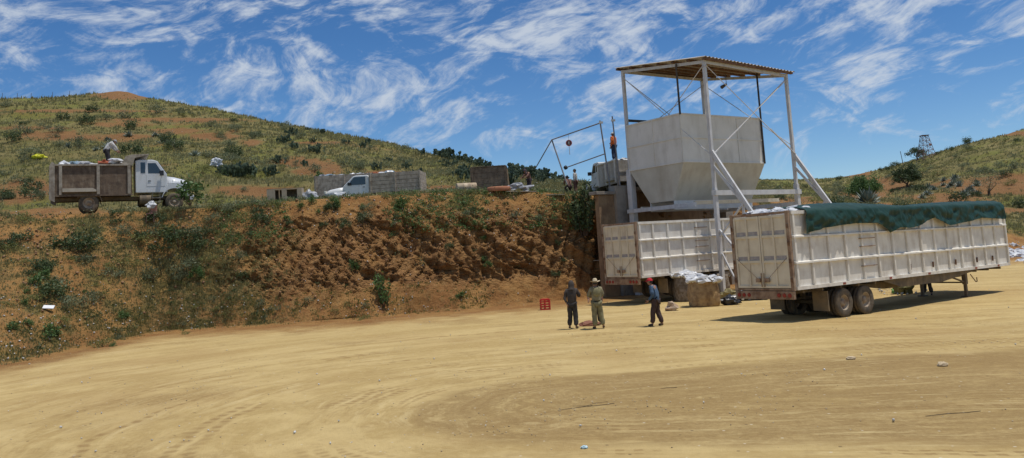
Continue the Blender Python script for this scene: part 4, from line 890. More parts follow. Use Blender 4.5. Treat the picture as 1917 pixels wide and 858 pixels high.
    if hat == 'cap':
        m = cap(0, .22, .022, 'cap', hatm); br = []
        for i in range(9):
            th = math.pi*(.12+.76*i/8); br += [Vector((math.cos(th)*.088, math.sin(th)*.098, .034)), Vector((math.cos(th)*.082, math.sin(th)*.115+.068*math.sin(th)**2, .020))]
        bt = [v-Vector((0, 0, .006)) for v in br]; n_ = len(br)
        m.add([j['hea']+(Rm @ (v*k)) for v in br+bt], [[i*2, i*2+1, i*2+3, i*2+2] for i in range(8)]+[[n_+i*2+2, n_+i*2+3, n_+i*2+1, n_+i*2] for i in range(8)]+[[i*2+1, n_+i*2+1, n_+i*2+3, i*2+3] for i in range(8)])
        m.build('cap', hatm, t, smooth=True)
    if hat == 'hat':
        prof = [(.17, .0), (.168, .05), (.14, .088), (.05, .096), (.045, .10), (.038, .14), (.05, .19), (.045, .19), (.032, .14), (.038, .09)]; n = 28; vs = []
        for z, r in prof:
            for i in range(n): th = 2*math.pi*i/n; vs.append(Vector((math.cos(th)*r*.95*(.86 if r < .1 else 1), math.sin(th)*r*1.08, z+(.035*abs(math.cos(th))**2*(r-.1)/.09 if r > .1 else 0)-.0)))
        m = MB(); m.add([j['hea']+(Rm @ (v*k)) for v in vs], [[r_*n+i, r_*n+(i+1) % n, (r_+1)*n+(i+1) % n, (r_+1)*n+i] for r_ in range(len(prof)-1) for i in range(n)])
        hh_ = m.build('hat', hatm, t, smooth=True); m = MB(); vs = []
        for z in (.05, .075):
            for i in range(n): th = 2*math.pi*i/n; vs.append(Vector((math.cos(th)*.0825, math.sin(th)*.108, z)))
        m.add([j['hea']+(Rm @ (v*k)) for v in vs], [[i, (i+1) % n, n+(i+1) % n, n+i] for i in range(n)]); m.build('hat_band', M('dark_band', (.12, .08, .05), .8), hh_)
    if hat == 'hood':
        m = cap(0, -.1, .034, 'hood', hatm, 1.05); bk = []
        for i in range(17):
            th = math.pi*.86+math.pi*1.28*i/16
            for z, rr_ in ((.06, 1.), (-.4, 1.02), (-.95, 1.0), (-1.5, 1.25)): bk.append(Vector((math.cos(th)*.106*rr_, math.sin(th)*.125*rr_-.006, z*.118)))
        m.add([j['hea']+(Rm @ (v*k)) for v in bk], [[i*4+q_, (i+1)*4+q_, (i+1)*4+q_+1, i*4+q_+1] for i in range(16) for q_ in range(3)]); m.build('hood', hatm, t, smooth=True)
    return t, j
kh = cloth('khaki', (.26, .23, .14)); khp = cloth('olive_khaki', (.24, .22, .12)); dk = cloth('charcoal', (.045, .040, .038)); dbr = cloth('dark_brown_grey', (.065, .052, .045))
bl = cloth('denim_blue', (.065, .115, .19)); dbp = cloth('dark_maroon_brown', (.06, .035, .032)); redc = cloth('red', (.50, .02, .03)); straw = M('straw', (.55, .45, .29), .8, c2=(.42, .33, .2), vs=20)
orn = cloth('orange', (.80, .20, .05)); navy = cloth('navy', (.03, .045, .09)); whc = cloth('white', (.55, .54, .52)); rbr = cloth('reddish_brown', (.20, .10, .075)); purp = cloth('dark_purple_grey', (.07, .05, .06))
def gspot(px, py): h_ = hit(px, py); return h_[0]
p = gspot(1074, 616)
t1, j1 = person('person in a dark hooded jacket and black trousers, seen from behind on the yard', p, math.radians(-12), dbr, dk, dict(elR=(.27, .10, 1.16), wrR=(.20, .33, 1.20), elL=(-.25, -.05, 1.10), wrL=(-.17, -.10, .93), hiL=(-.09, 0, .88), anL=(-.14, .03, .09), anR=(.11, -.05, .09), hea=(.01, .03, 1.585)), hat='hood', hatm=dbr, h=1.72, bulk=1.12, head=(-.2, -.1))
p = gspot(1120, 616)
t2, j2 = person('person in a straw hat, khaki shirt and olive trousers, seen from behind, arms forward', p, math.radians(8), kh, khp, dict(elR=(.26, .06, 1.14), wrR=(.12, .26, 1.10), elL=(-.26, .08, 1.14), wrL=(-.14, .27, 1.12), anL=(-.10, 0, .09), anR=(.20, .0, .09), knR=(.14, .04, .48), che=(-.01, .0, 1.30)), hat='hat', hatm=straw, h=1.76, bulk=1.08)
m = MB(); bq = j2['che']; m.lump((bq.x+.01, bq.y-.155, bq.z-.02), .15, seed=3, sub=3, rough=.06, sc_=(.95, .45, 1.1), flat=False); ob = m.build('backpack', khp, t2, smooth=True)
m = MB(); m.path([(bq.x-.10, bq.y-.06, bq.z+.20), (bq.x-.10, bq.y-.20, bq.z+.12)], .012); m.path([(bq.x+.10, bq.y-.06, bq.z+.20), (bq.x+.10, bq.y-.20, bq.z+.12)], .012); m.build('strap', kh, ob)
p = gspot(1119, 609)+Vector((.02, .25, 0))
person('person in reddish brown and dark trousers, mostly hidden behind the straw hat', p, math.radians(160), rbr, dk, dict(elR=(.27, .12, 1.12), wrR=(.22, .30, 1.0), anR=(.10, 0, .09)), h=1.62, bulk=1.02)
p = gspot(1231, 611)
person('person in a red cap, blue denim jacket and dark trousers, walking left alone', p, math.radians(62), bl, dbp, dict(pel=(0, -.02, .93), spi=(0, 0, 1.10), che=(0, .06, 1.30), nec=(0, .12, 1.43), hea=(0, .17, 1.565), shR=(.17, .06, 1.37), shL=(-.17, .08, 1.37), elR=(.23, -.02, 1.10), wrR=(.20, .14, .90), elL=(-.22, .0, 1.10), wrL=(-.18, .2, .92), anR=(.09, -.17, .09), knR=(.09, -.02, .48), anL=(-.1, .13, .09), knL=(-.1, .10, .49)), hat='cap', hatm=redc, h=1.72, bulk=1.06)
q = inlor(lor, 2.75, .0, 2.72)
person('person in a white shirt bending over the load of the pale grey cab dump truck', q, rz-math.pi/2+.2, whc, cloth('black_trousers', (.03, .028, .032)), dict(pel=(0, -.05, .90), hiR=(.085, -.05, .86), hiL=(-.085, -.05, .86), knR=(.10, .03, .46), knL=(-.10, .03, .46), spi=(0, .02, 1.08), che=(0, .14, 1.25), nec=(0, .25, 1.33), hea=(0, .36, 1.36), shR=(.17, .17, 1.27), shL=(-.17, .17, 1.27), elR=(.22, .34, 1.04), wrR=(.16, .50, .86), elL=(-.22, .32, 1.04), wrL=(-.16, .50, .88)), hat='cap', hatm=cloth('grey', (.3, .3, .31)), h=1.82, head=(0, -.6), bulk=1.22)
q = tt_.matrix_world @ Vector((1.5, .75, 2.70))
person('person in an orange vest and navy trousers standing on the sacks by the hopper', q, TU+.25, orn, navy, dict(elR=(.27, .08, 1.16), wrR=(.22, .30, 1.12), anR=(.20, .0, .09), knR=(.15, .05, .48), anL=(-.16, -.05, .09)), hat='cap', hatm=whc, h=1.84, bulk=1.15)
q = spot(1079, 50.4)
person('person in a white shirt standing in front of the truck at the upper bench', q, 1.2, whc, rbr, dict(), hat=None, h=1.68)
q = spot(1066, 49.8)
person('person in reddish brown crouched beside the one in white on the upper bench', q, .3, rbr, dbp, dict(pel=(0, -.1, .55), hiR=(.085, -.1, .52), hiL=(-.085, -.1, .52), knR=(.14, .25, .50), knL=(-.14, .25, .50), spi=(0, -.02, .72), che=(0, .08, .9), nec=(0, .15, 1.02), hea=(0, .2, 1.15), shR=(.17, .1, .98), shL=(-.17, .1, .98), elR=(.22, .22, .78), wrR=(.15, .4, .72), elL=(-.22, .22, .78), wrL=(-.15, .4, .72)), h=1.66)
q = spot(992, 51.0)
person('person in dark purple clothes bending among the debris near the brown crate', q, 2.3, rbr, purp, dict(che=(0, .12, 1.26), nec=(0, .24, 1.36), hea=(0, .33, 1.45), shR=(.17, .14, 1.32), shL=(-.17, .14, 1.32), elR=(.22, .3, 1.1), wrR=(.18, .5, 1.0), elL=(-.22, .3, 1.1), wrL=(-.18, .5, 1.0)), h=1.66, hat='hood', hatm=purp)
q = pick.matrix_world @ Vector((1.0, -.1, 1.0))
person('person in dark clothes sitting low in the boarded bed of the white pickup truck', q, 2.0, dbr, dk, dict(pel=(0, 0, .36), spi=(0, .02, .52), che=(0, .04, .72), nec=(0, .05, .86), hea=(0, .06, 1.0), shR=(.17, .04, .80), shL=(-.17, .04, .80), elR=(.24, .1, .56), wrR=(.2, .3, .5), elL=(-.24, .1, .56), wrL=(-.2, .3, .5), hiR=(.085, 0, .33), hiL=(-.085, 0, .33), knR=(.14, .38, .42), knL=(-.14, .38, .42), anR=(.14, .45, .09), anL=(-.14, .45, .09)), h=1.68, hat='cap', hatm=dk)
q = gspot(1738, 553)
person('person in dark trousers whose legs show beneath the nearest trailer by its landing legs', q, 2.4, rbr, dbr, dict(anR=(.18, 0, .09), anL=(-.16, .04, .09)), h=1.7)
# ------------------------------------------------------------------ vegetation
L_dark = leafmat('leaf_dark_green', (.038, .058, .022), (.085, .118, .045))
L_grey = leafmat('leaf_grey_green', (.085, .105, .052), (.175, .195, .105))
L_olive = leafmat('leaf_olive', (.110, .120, .035), (.210, .215, .065))
L_bright = leafmat('leaf_bright_green', (.045, .090, .022), (.110, .180, .055))
L_cact = leafmat('cactus_pad_green', (.028, .045, .022), (.085, .110, .060), trans=0, rough=.45)
L_agave = leafmat('agave_blue_green', (.070, .095, .075), (.190, .225, .185), trans=.05, rough=.45)
L_grass = leafmat('grass_blades', (.155, .160, .055), (.34, .295, .135), trans=.35)
twig = M('brown_twig', (.12, .08, .05), .9)
def leaves(C, size, asp=.5, up=.3, seed=0, fold=0):
    r = np.random.default_rng(seed); n = len(C); d = r.normal(size=(n, 3)); d[:, 2] += up; d /= np.linalg.norm(d, axis=1)[:, None]
    e = r.normal(size=(n, 3)); e -= (e*d).sum(1)[:, None]*d; e /= np.linalg.norm(e, axis=1)[:, None]; s = size*r.uniform(.6, 1.3, n)[:, None]
    V = np.stack([C-d*s*.5, C+e*s*asp*.5, C+d*s*.5, C-e*s*asp*.5], 1).reshape(-1, 3); Fc = np.arange(4*n).reshape(n, 4)
    return V, Fc, np.repeat(r.uniform(0, 1, n), 4)
def crown_pts(n, rx, ry, rz, K_, seed, sd=.22, low=-.3):
    r = np.random.default_rng(seed); c = r.normal(size=(K_, 3)); c /= np.linalg.norm(c, axis=1)[:, None]; c[:, 2] = np.abs(c[:, 2])*1.1+low*.4; c *= r.uniform(.45, .95, K_)[:, None]
    w_ = r.integers(0, K_, n); p = c[w_]+r.normal(size=(n, 3))*sd*r.uniform(.5, 1.2, K_)[w_][:, None]; p = p*[rx, ry, rz]; p[:, 2] += rz*.35
    p[:, 2] = np.maximum(p[:, 2], .02); return p, w_
def shrub(name, label, cat, seed, n, rx, rz, ls, mt, K_=9, asp=.5, trunk=0, group=None, sd=.24, stems=5, up=.3):
    p, w_ = crown_pts(n, rx, rx, rz, K_, seed, sd); p[:, 2] += trunk; V, Fc, tn = leaves(p, ls, asp, seed=seed, up=up)
    t = thing(name, label, cat, (0, 0, 0), 0, group)
    npmesh('crown' if trunk else 'foliage', V, Fc, mt, {'tint': ('FLOAT', tn)}, parent=t)
    m = MB(); rr = random.Random(seed)
    if trunk: m.tube((0, 0, -.3), (0, 0, trunk), rx*.09, rx*.06, n=8)
    for i in range(stems):
        q = p[rr.randrange(n)]; m.tube((0, 0, trunk*.8-.1 if trunk else -.1), (q[0]*.8, q[1]*.8, q[2]*.85), rx*.03, rx*.012, n=5)
    m.build('trunk' if trunk else 'stem', twig, t); return t
def cactus(name, label, seed, n, w, h, group=None):
    t = thing(name, label, 'cactus', (0, 0, 0), 0, group); rr = random.Random(seed); Vs = []; Fs = []; Tn = []; k = 0
    pads = [(Vector((rr.uniform(-w, w)*.55, rr.uniform(-w, w)*.35, .05)), rr.uniform(-.4, .4), rr.uniform(0, 3.1), 0) for _ in range(max(3, n//9))]
    i = 0
    while i < n and pads:
        b, lean, yaw, lv = pads.pop(0); s = .26*h*rr.uniform(.75, 1.15)*(.92**lv); i += 1
        ux = Vector((math.cos(yaw), math.sin(yaw), 0)); d = (ux*math.sin(lean)+Vector((0, 0, math.cos(lean)))).normalized(); nrm = d.cross(ux.cross(d) if ux.cross(d).length > .1 else Vector((0, 1, 0))).normalized(); nrm = Vector((-math.sin(yaw), math.cos(yaw), 0))
        sx = nrm.cross(d).normalized(); c = b+d*s*.5; M_ = 12; tv = rr.random()
        for sg in (-1, 1):
            b0 = len(Vs); Vs.append(c+nrm*sg*s*.09); Tn.append(tv)
            for q in range(M_):
                a = 2*math.pi*q/M_; e = 1 if math.sin(a) > 0 else .86; Vs.append(c+(sx*math.cos(a)*.40*e+d*math.sin(a)*.52)*s*.62+nrm*sg*s*.05); Tn.append(tv)
            for q in range(M_):
                a = 2*math.pi*q/M_; Vs.append(c+(sx*math.cos(a)*.40+d*math.sin(a)*.52)*s); Tn.append(tv)
            for q in range(M_):
                q2 = (q+1) % M_; Fs.append((b0, b0+1+q, b0+1+q2, b0)); Fs.append((b0+1+q, b0+1+M_+q, b0+1+M_+q2, b0+1+q2))
        if lv < 6:
            for _ in range(rr.choice([1, 2, 2, 3])):
                la = lean+rr.uniform(-.75, .75); tip = c+d*s*.42+sx*rr.uniform(-.3, .3)*s; pads.append((tip, max(-1.2, min(1.2, la)), yaw+rr.uniform(-.9, .9), lv+1))
    m = MB(); m.v = [tuple(v) for v in Vs]; m.f = [f if f[0] != f[3] else f[:3] for f in Fs]; m.mi = [0]*len(m.f)
    o = m.build('pads', L_cact, t, smooth=False)
    a_ = o.data.attributes.new('tint', 'FLOAT', 'POINT'); a_.data.foreach_set('value', np.array(Tn, dtype=np.float32)); return t
def agave(name, label, seed, n, r, group=None, mt=None):
    t = thing(name, label, 'agave', (0, 0, 0), 0, group); rr = random.Random(seed); m = MB(); tn = []
    for i in range(n):
        yaw = i*2.4; el = math.radians(15+65*(i/n)); L = r*rr.uniform(.8, 1.1); w_ = L*.11; d = Vector((math.cos(yaw)*math.cos(el), math.sin(yaw)*math.cos(el), math.sin(el))); s = Vector((-math.sin(yaw), math.cos(yaw), 0)); n_ = s.cross(d)
        p0, p1, p2 = d*.02, d*L*.5-Vector((0, 0, L*.02)), d*L-Vector((0, 0, L*.10*(1-i/n)))
        m.add([p0-s*w_*.7, p0+s*w_*.7, p1+s*w_+n_*w_*.3, p1-s*w_+n_*w_*.3, p1-n_*w_*.4, p2, p0-n_*w_*.5], [(0, 6, 4, 3), (6, 1, 2, 4), (3, 4, 5), (4, 2, 5), (0, 3, 2, 1), (3, 5, 2)]); tn += [rr.random()]*7
    o = m.build('leaves', mt or L_agave, t); a_ = o.data.attributes.new('tint', 'FLOAT', 'POINT'); a_.data.foreach_set('value', np.array(tn, dtype=np.float32)); return t
def put(o, pos, s=1, rz=None, sink=.05):
    o.location = (pos[0], pos[1], pos[2]-sink); o.scale = (s, s, s*random.uniform(.85, 1.15)); o.rotation_euler = (0, 0, random.uniform(0, 6.28) if rz is None else rz); return o
used = set()
def inst(proto, pos, s, label=None, group=None, name=None, cat=None):
    o = proto if proto.name not in used else dup(proto)
    used.add(proto.name); put(o, pos, s)
    if label: o['label'] = label
    if group: o['group'] = group
    elif 'group' in o.keys(): del o['group']
    if cat: o['category'] = cat
    return o
def fresh(p): return p
# prototypes, about 1 m in radius
PR = {}
for i in range(3):
    PR['dark', i] = shrub('shrub', 'x', 'shrub', 100+i, 700, .9, .9, .15, L_dark, 11, .55)
    PR['grey', i] = shrub('shrub', 'x', 'shrub', 110+i, 650, 1.0, .75, .15, L_grey, 12, .4)
    PR['olive', i] = shrub('shrub', 'x', 'shrub', 120+i, 600, 1.0, .65, .13, L_olive, 12, .35)
    PR['bright', i] = shrub('shrub', 'x', 'shrub', 130+i, 600, .8, .9, .17, L_bright, 9, .6)
    PR['cact', i] = cactus('prickly_pear', 'x', 140+i, 95, 1.2, 1.3)
    PR['agave', i] = agave('agave', 'x', 150+i, 26, 1.0)
def on_surface(px, py):
    h_ = hit(px, py); return h_[0] if h_ else None
blk = []   # boxes where no bush may hide a vehicle
def scatter(kinds, n, poly, size, label, group, minw=4, cat=None, dens=None):
    x0, y0, x1, y1 = poly; c = 0; k = 0
    while c < n and k < n*8:
        k += 1; px, py = random.uniform(x0, x1), random.uniform(y0, y1)
        if any(a <= px <= c_ and b <= py <= d for a, b, c_, d in blk): continue
        p = on_surface(px, py)
        if p is None or p.y > 330: continue
        if dens is not None and not dens(px, py): continue
        s = random.uniform(*size); inst(PR[random.choice(kinds), random.randrange(3)], p, s, label, group); c += 1
blk = [(75, 290, 365, 400), (480, 340, 810, 378), (1055, 250, 1180, 352)]
# singled-out plants ----------------------------------------------------
def one(kind, i, px, py, s, label, cat=None, D=None, nm=None):
    p = spot(px, D) if D else on_surface(px, py)
    if p is None: p = spot(px, D or 60)
    o = inst(PR[kind, i], p, s, label); 
    if cat: o['category'] = cat
    return o
bigc = cactus('prickly_pear', 'large dark prickly pear cactus standing alone in the grass right of the dump truck', 147, 420, 1.9, 1.15); put(bigc, on_surface(452, 334), 1.45)
one('cact', 1, 945, 0, 1.15, 'tall prickly pear on the skyline rising behind the dark brown crate', D=60)
o = one('bright', 0, 356, 382, 1.15, 'leafy bright green bush half hiding the nose of the dump truck', D=45.0); o.location.z += .35
one('dark', 0, 336, 462, 1.35, 'tall dark green bush on the left bank below the dump truck')
one('dark', 1, 138, 470, 1.25, 'wide dark green bush at the middle of the far left bank')
one('dark', 2, 95, 560, 1.0, 'low dark bush near the foot of the far left bank')
one('grey', 0, 352, 512, .8, 'grey green bush in front of the rocky cut on the left')
one('bright', 1, 865, 558, .38, 'tiny bright green plant at the foot of the bare soil cut')
one('olive', 0, 62, 566, .55, 'small yellow flowering bush near the foot of the left bank')
one('grey', 1, 1612, 386, .01, 'x')
spk = agave('yucca', 'spiky pale yucca in front of the dense bush beyond the covered trailer', 171, 60, 1.8); put(spk, spot(1625, 88), 1)
tA = shrub('tree', 'dense bushy green tree beyond the green tarpaulin, on the lower slope', 'tree', 201, 8000, 2.0, 1.7, .19, L_bright, 46, .5, trunk=.5, sd=.13); put(tA, spot(1618, 94), 1, 0)
tB = shrub('tree', 'tall rounded dark green tree halfway up the right hillside', 'tree', 202, 7000, 2.5, 2.3, .23, L_dark, 40, .5, trunk=.9, sd=.13); put(tB, on_surface(1699, 352), 1, 0)
tC = shrub('tree', 'small dark tree at the foot of the lattice mast', 'tree', 203, 1200, 1.9, 1.5, .32, L_dark, 9, .5, trunk=.6); put(tC, on_surface(1718, 300), 1.2, 0)
tD = shrub('tree', 'leafless looking grey tree beside the red road cut on the right', 'tree', 204, 1500, 2.6, 2.8, .22, L_grey, 14, .3, trunk=.8); put(tD, on_surface(1852, 366), .9, 0)
# slender plant at the foot of the rocky cut, and the big bush beside the retaining wall
def stalks(name, label, seed, n, h, w, ls, mt, nl=26):
    t = thing(name, label, 'bush', (0, 0, 0)); rr = random.Random(seed); m = MB(); P_ = []
    for i in range(n):
        a, b = rr.uniform(-1, 1)*w, rr.uniform(-1, 1)*w; hh_ = h*rr.uniform(.55, 1); m.path([(a*.25, b*.25, -.1), (a*.7, b*.7, hh_*.55), (a, b, hh_)], .014, n=5)
        for k in range(nl): f = rr.uniform(.15, 1.02); P_.append((a*(.25+.75*f)+rr.gauss(0, .09), b*(.25+.75*f)+rr.gauss(0, .09), hh_*f+rr.gauss(0, .04)))
    V, Fc, tn = leaves(np.array(P_), ls, .38, seed=seed, up=.6); npmesh('foliage', V, Fc, mt, {'tint': ('FLOAT', tn)}, parent=t); m.build('stem', twig, t); return t
put(stalks('tall_plant', 'tall leafy green plant growing at the foot of the rocky cut', 301, 9, 1.9, .42, .24, L_bright, 34), on_surface(722, 571), 1, 0)
bb = stalks('broadleaf_bush', 'big glossy green bush hanging over the bench edge beside the retaining wall', 302, 22, 2.9, .95, .30, L_dark, 60); p = spot(1092, 47.3); put(bb, (p.x, p.y, 3.7), 1, 0, 0)
# cacti along the skyline --------------------------------------------------
for i, (px, D, s) in enumerate([(822, 95, 1.35), (836, 93, 1.7), (850, 92, 1.5), (864, 90, 1.4), (880, 88, 1.2), (898, 86, 1.1), (915, 84, 1.1), (968, 70, 1.35), (982, 68, 1.4), (998, 67, 1.3), (1012, 66, 1.3), (1028, 66, 1.2), (1040, 65, 1.0), (958, 64, 1.2), (1050, 64, .9)]):
    inst(PR['cact', i % 3], spot(px, D), s*.75, 'dark prickly pear in the row along the left hill skyline', 'prickly pears along the left skyline')
scatter(['cact'], 16, (820, 296, 1050, 345), (.5, .95), 'low prickly pear in the grass below the skyline row', 'prickly pears in the grass below the skyline')
scatter(['cact'], 22, (500, 240, 900, 330), (.5, .9), 'scattered prickly pear on the upper left hillside', 'prickly pears scattered over the left hillside')
scatter(['agave'], 12, (120, 255, 460, 330), (.6, 1.1), 'grey agave in the rough grass behind the dump truck', 'agaves behind the dump truck')
scatter(['dark', 'grey'], 26, (0, 200, 480, 300), (.6, 1.4), 'dark shrub on the terraced upper left hill', 'shrubs on the upper left hill')
scatter(['grey', 'grey', 'olive'], 44, (300, 205, 800, 330), (.4, 1.0), 'grey green shrub on the long left slope', 'shrubs on the long left slope')
scatter(['olive', 'grey', 'bright'], 20, (360, 300, 600, 372), (.35, .8), 'low bush in the grass right of the dump truck', 'bushes right of the dump truck')
scatter(['olive', 'dark', 'grey'], 14, (0, 300, 90, 380), (.4, .9), 'bush on the slope left of the dump truck', 'bushes left of the dump truck')
scatter(['dark', 'bright', 'grey'], 34, (480, 374, 1050, 425), (.22, .62), 'leafy bush rooted along the top of the soil cut', 'bushes along the top of the soil cut')
scatter(['bright', 'dark'], 10, (640, 425, 1060, 520), (.2, .42), 'small bush clinging to the face of the soil cut', 'bushes on the face of the soil cut')
scatter(['dark', 'grey', 'olive', 'olive'], 46, (0, 392, 470, 520), (.25, .75), 'bush on the weedy left bank', 'bushes on the weedy left bank')
scatter(['olive', 'grey', 'bright'], 36, (0, 515, 380, 655), (.2, .55), 'low weed clump near the foot of the left bank', 'weeds at the foot of the left bank')
scatter(['olive', 'grey'], 16, (380, 560, 700, 600), (.15, .35), 'small weed along the edge of the yard', 'weeds along the yard edge')
scatter(['dark', 'grey', 'grey', 'olive'], 60, (1560, 240, 1917, 395), (.5, 1.35), 'shrub on the right hillside', 'shrubs on the right hillside')
scatter(['agave'], 22, (1725, 335, 1830, 372), (.7, 1.1), 'agave in the row along the right road cut', 'agaves along the right road cut')
scatter(['dark', 'olive', 'grey'], 16, (1425, 338, 1570, 384), (.5, 1.2), 'bush beyond the hopper tower posts', 'bushes beyond the hopper tower')
for i, (px, py) in enumerate([(1650, 318), (1664, 316), (1677, 310), (1830, 262), (1838, 260), (1812, 268), (1780, 280), (1757, 286), (1895, 245)]):
    inst(PR['dark', i % 3], on_surface(px, py+3) or spot(px, 200), random.uniform(.8, 1.6), 'dark shrub on the skyline of the right hill', 'shrubs on the right skyline')
for k, o in list(PR.items()):
    if o.name not in used or o.get('label') == 'x':
        for c in list(o.children): bpy.data.objects.remove(c)
        bpy.data.objects.remove(o)
for o in list(sc.objects):
    if o.get('label') == 'x':
        for c in list(o.children): bpy.data.objects.remove(c)
        bpy.data.objects.remove(o)
# ground cover nobody could count ------------------------------------------------
def sample(n, r0, r1, px0, px1, dens):
    out = []
    while sum(len(a) for a in out) < n:
        ri = RNG.uniform(r0, r1, 60000); cmask0 = np.searchsorted(pxs, px0); cmask1 = np.searchsorted(pxs, px1); ci = RNG.uniform(cmask0, cmask1-1, 60000)
        a, b = ri.astype(int), ci.astype(int); d = dens(a, b); keep = RNG.uniform(0, 1, 60000) < d; a, b, fa, fb = a[keep], b[keep], (ri-a)[keep][:, None], (ci-b)[keep][:, None]
        if len(a) == 0: break
        p = P3[a, b]*(1-fa)*(1-fb)+P3[a+1, b]*fa*(1-fb)+P3[a, b+1]*(1-fa)*fb+P3[a+1, b+1]*fa*fb
        out.append(p)
    return np.concatenate(out)[:n]
def tufts(P_, h, nb, spread, mt, name, label, cat, wf=.10, seed=5):
    r = np.random.default_rng(seed); n = len(P_); hh_ = h*r.uniform(.5, 1.3, n)*(.55+.45*np.clip(P_[:, 1]/60, .5, 2.2))
    C = np.repeat(P_, nb, 0); H = np.repeat(hh_, nb)*r.uniform(.5, 1.1, n*nb); a = r.uniform(0, 6.283, n*nb); off = r.uniform(0, 1, n*nb)[:, None]*np.stack([np.cos(a), np.sin(a), a*0], 1)*spread*np.repeat(hh_, nb)[:, None]
    lean = np.stack([np.cos(a), np.sin(a), a*0], 1)*H[:, None]*.45*r.uniform(0, 1, n*nb)[:, None]; s = np.stack([-np.sin(a), np.cos(a), a*0], 1)*(H*wf+.008)[:, None]*(1+P_[:, 1].repeat(nb)/90)[:, None]
    B_ = C+off-[0, 0, .03]; V = np.stack([B_-s, B_+s, B_+lean+np.stack([a*0, a*0, H], 1)], 1).reshape(-1, 3)
    tn = np.repeat(np.clip(np.repeat(r.uniform(0, 1, n), nb)*.7+r.uniform(0, .3, n*nb), 0, 1), 3)
    o = npmesh(name, V, np.arange(len(V)).reshape(-1, 3), mt, {'tint': ('FLOAT', tn)}); return tag(o, label, cat, kind='stuff')
S_ = soil; gn = np.clip(1.1-S_, 0, 1)
def dgrass(a, b): return np.clip((1-S_[a, b])*1.1, 0, 1)*(yard[a, b] < .3)*(.40+.65*(nB[a, b] > -.15))
tufts(sample(46000, i_top-6, i_m+88, -150, 2080, dgrass), .26, 5, .9, L_grass, 'grass', 'rough yellow green grass over the hillsides', 'grass')
tufts(sample(19000, i_foot-3, i_top, -150, 1060, lambda a, b: np.clip((1-S_[a, b])*1.0+.22*(pxs[b] < 520), 0, 1)*(yard[a, b] < .4)), .14, 5, 1.1, L_grass, 'weeds', 'low green weeds and dry grass on the left bank and the soil cut', 'weeds')
def clumps(P_, size, nl, ls, mt, name, label, cat, seed=9):
    r = np.random.default_rng(seed); n = len(P_); sz = size*r.uniform(.4, 1.4, n)*(.6+.4*P_[:, 1]/60); C = np.repeat(P_, nl, 0)+r.normal(size=(n*nl, 3))*np.repeat(sz, nl)[:, None]*[.5, .5, .28]; C[:, 2] += np.repeat(sz, nl)*.25
    V, Fc, tn = leaves(C, ls, .5, seed=seed); return tag(npmesh(name, V, Fc, mt, {'tint': ('FLOAT', tn)}), label, cat, kind='stuff')
clumps(sample(2600, i_top, i_m+85, -150, 2080, lambda a, b: (nC[a, b] > -.1)*(1-S_[a, b]*.7)*(nB[a, b] > 0)), .42, 22, .14, L_grey, 'scrub', 'grey green scrub scattered over the hills', 'scrub')
clumps(sample(220, i_foot, i_top+10, -150, 1100, lambda a, b: (1-S_[a, b]*.75)*(nB[a, b] > .05)), .30, 26, .10, L_dark, 'scrub', 'dark green ground cover in patches on the bank', 'scrub')
clumps(sample(560, i_foot, i_top+14, 400, 1090, lambda a, b: (cl[a, b] > .62)*(nA[a, b] > -.1)*1.), .30, 24, .11, L_bright, 'scrub', 'bright leafy creepers along the upper soil cut', 'creepers')
# litter, stones ------------------------------------------------------------------
def flakes(P_, s, mt, name, label, cat, seed, flat=.5, yel=0):
    r = np.random.default_rng(seed); n = len(P_); sz = s*r.uniform(.35, 1.5, n)**1.3; V = []; 
    u = r.normal(size=(n, 3)); u[:, 2] *= flat; u /= np.linalg.norm(u, axis=1)[:, None]; v = r.normal(size=(n, 3)); v -= (v*u).sum(1)[:, None]*u; v /= np.linalg.norm(v, axis=1)[:, None]; w_ = np.cross(u, v)
    C = P_+np.array([0, 0, 1.])*sz[:, None]*.45; q = [C+u*sz[:, None]*.6, C+v*sz[:, None]*r.uniform(.3, .6, n)[:, None], C-u*sz[:, None]*.55, C-v*sz[:, None]*.4, C+w_*sz[:, None]*.35, C-w_*sz[:, None]*.3]
    V = np.stack(q, 1).reshape(-1, 3); b = (np.arange(n)*6)[:, None]; F_ = np.concatenate([b+np.array([[0, 1, 4]]), b+np.array([[1, 2, 4]]), b+np.array([[2, 3, 4]]), b+np.array([[3, 0, 4]]), b+np.array([[1, 0, 5]]), b+np.array([[2, 1, 5]]), b+np.array([[3, 2, 5]]), b+np.array([[0, 3, 5]])])
    return tag(npmesh(name, V, F_, mt), label, cat, kind='stuff')
whl = M('white_litter', (.66, .65, .61), .5, c2=(.30, .28, .25), vs=2.5, amt=.9)
def dl(a, b):
    x, y = IX[a, b], IY[a, b]; g_ = .10+.6*(nC[a, b] > .1)*(nB[a, b] > .1)
    for cx, cy, rx, ry, k in ((410, 300, 70, 30, .9), (330, 600, 160, 50, 1), (120, 590, 130, 70, .7), (620, 400, 200, 30, .5), (900, 400, 160, 40, .6), (1900, 478, 60, 26, 6), (950, 440, 90, 40, .5), (60, 400, 80, 20, .8), (640, 290, 200, 40, .5), (900, 340, 120, 20, 1.5)):
        g_ = g_+k*(((x-cx)/rx)**2+((y-cy)/ry)**2 < 1)
    g_ = g_+1.6*(cl[a, b] < .14)*(x < 900)*(nB[a, b] > -.1)
    return np.clip(g_*.35, 0, 1)*(yard[a, b] < .6)
flakes(sample(2300, i_foot-2, i_m+60, -80, 2000, dl), .070, whl, 'litter', 'scraps of white paper and plastic strewn over the slopes', 'litter', 3)
tufts(sample(2600, i_foot-3, i_foot+34, -60, 900, lambda a, b: .15+.8*(nB[a, b] > .02)), .13, 5, 1.2, L_olive, 'weeds', 'thin strip of low weeds along the edge of the yard', 'weeds', seed=8)
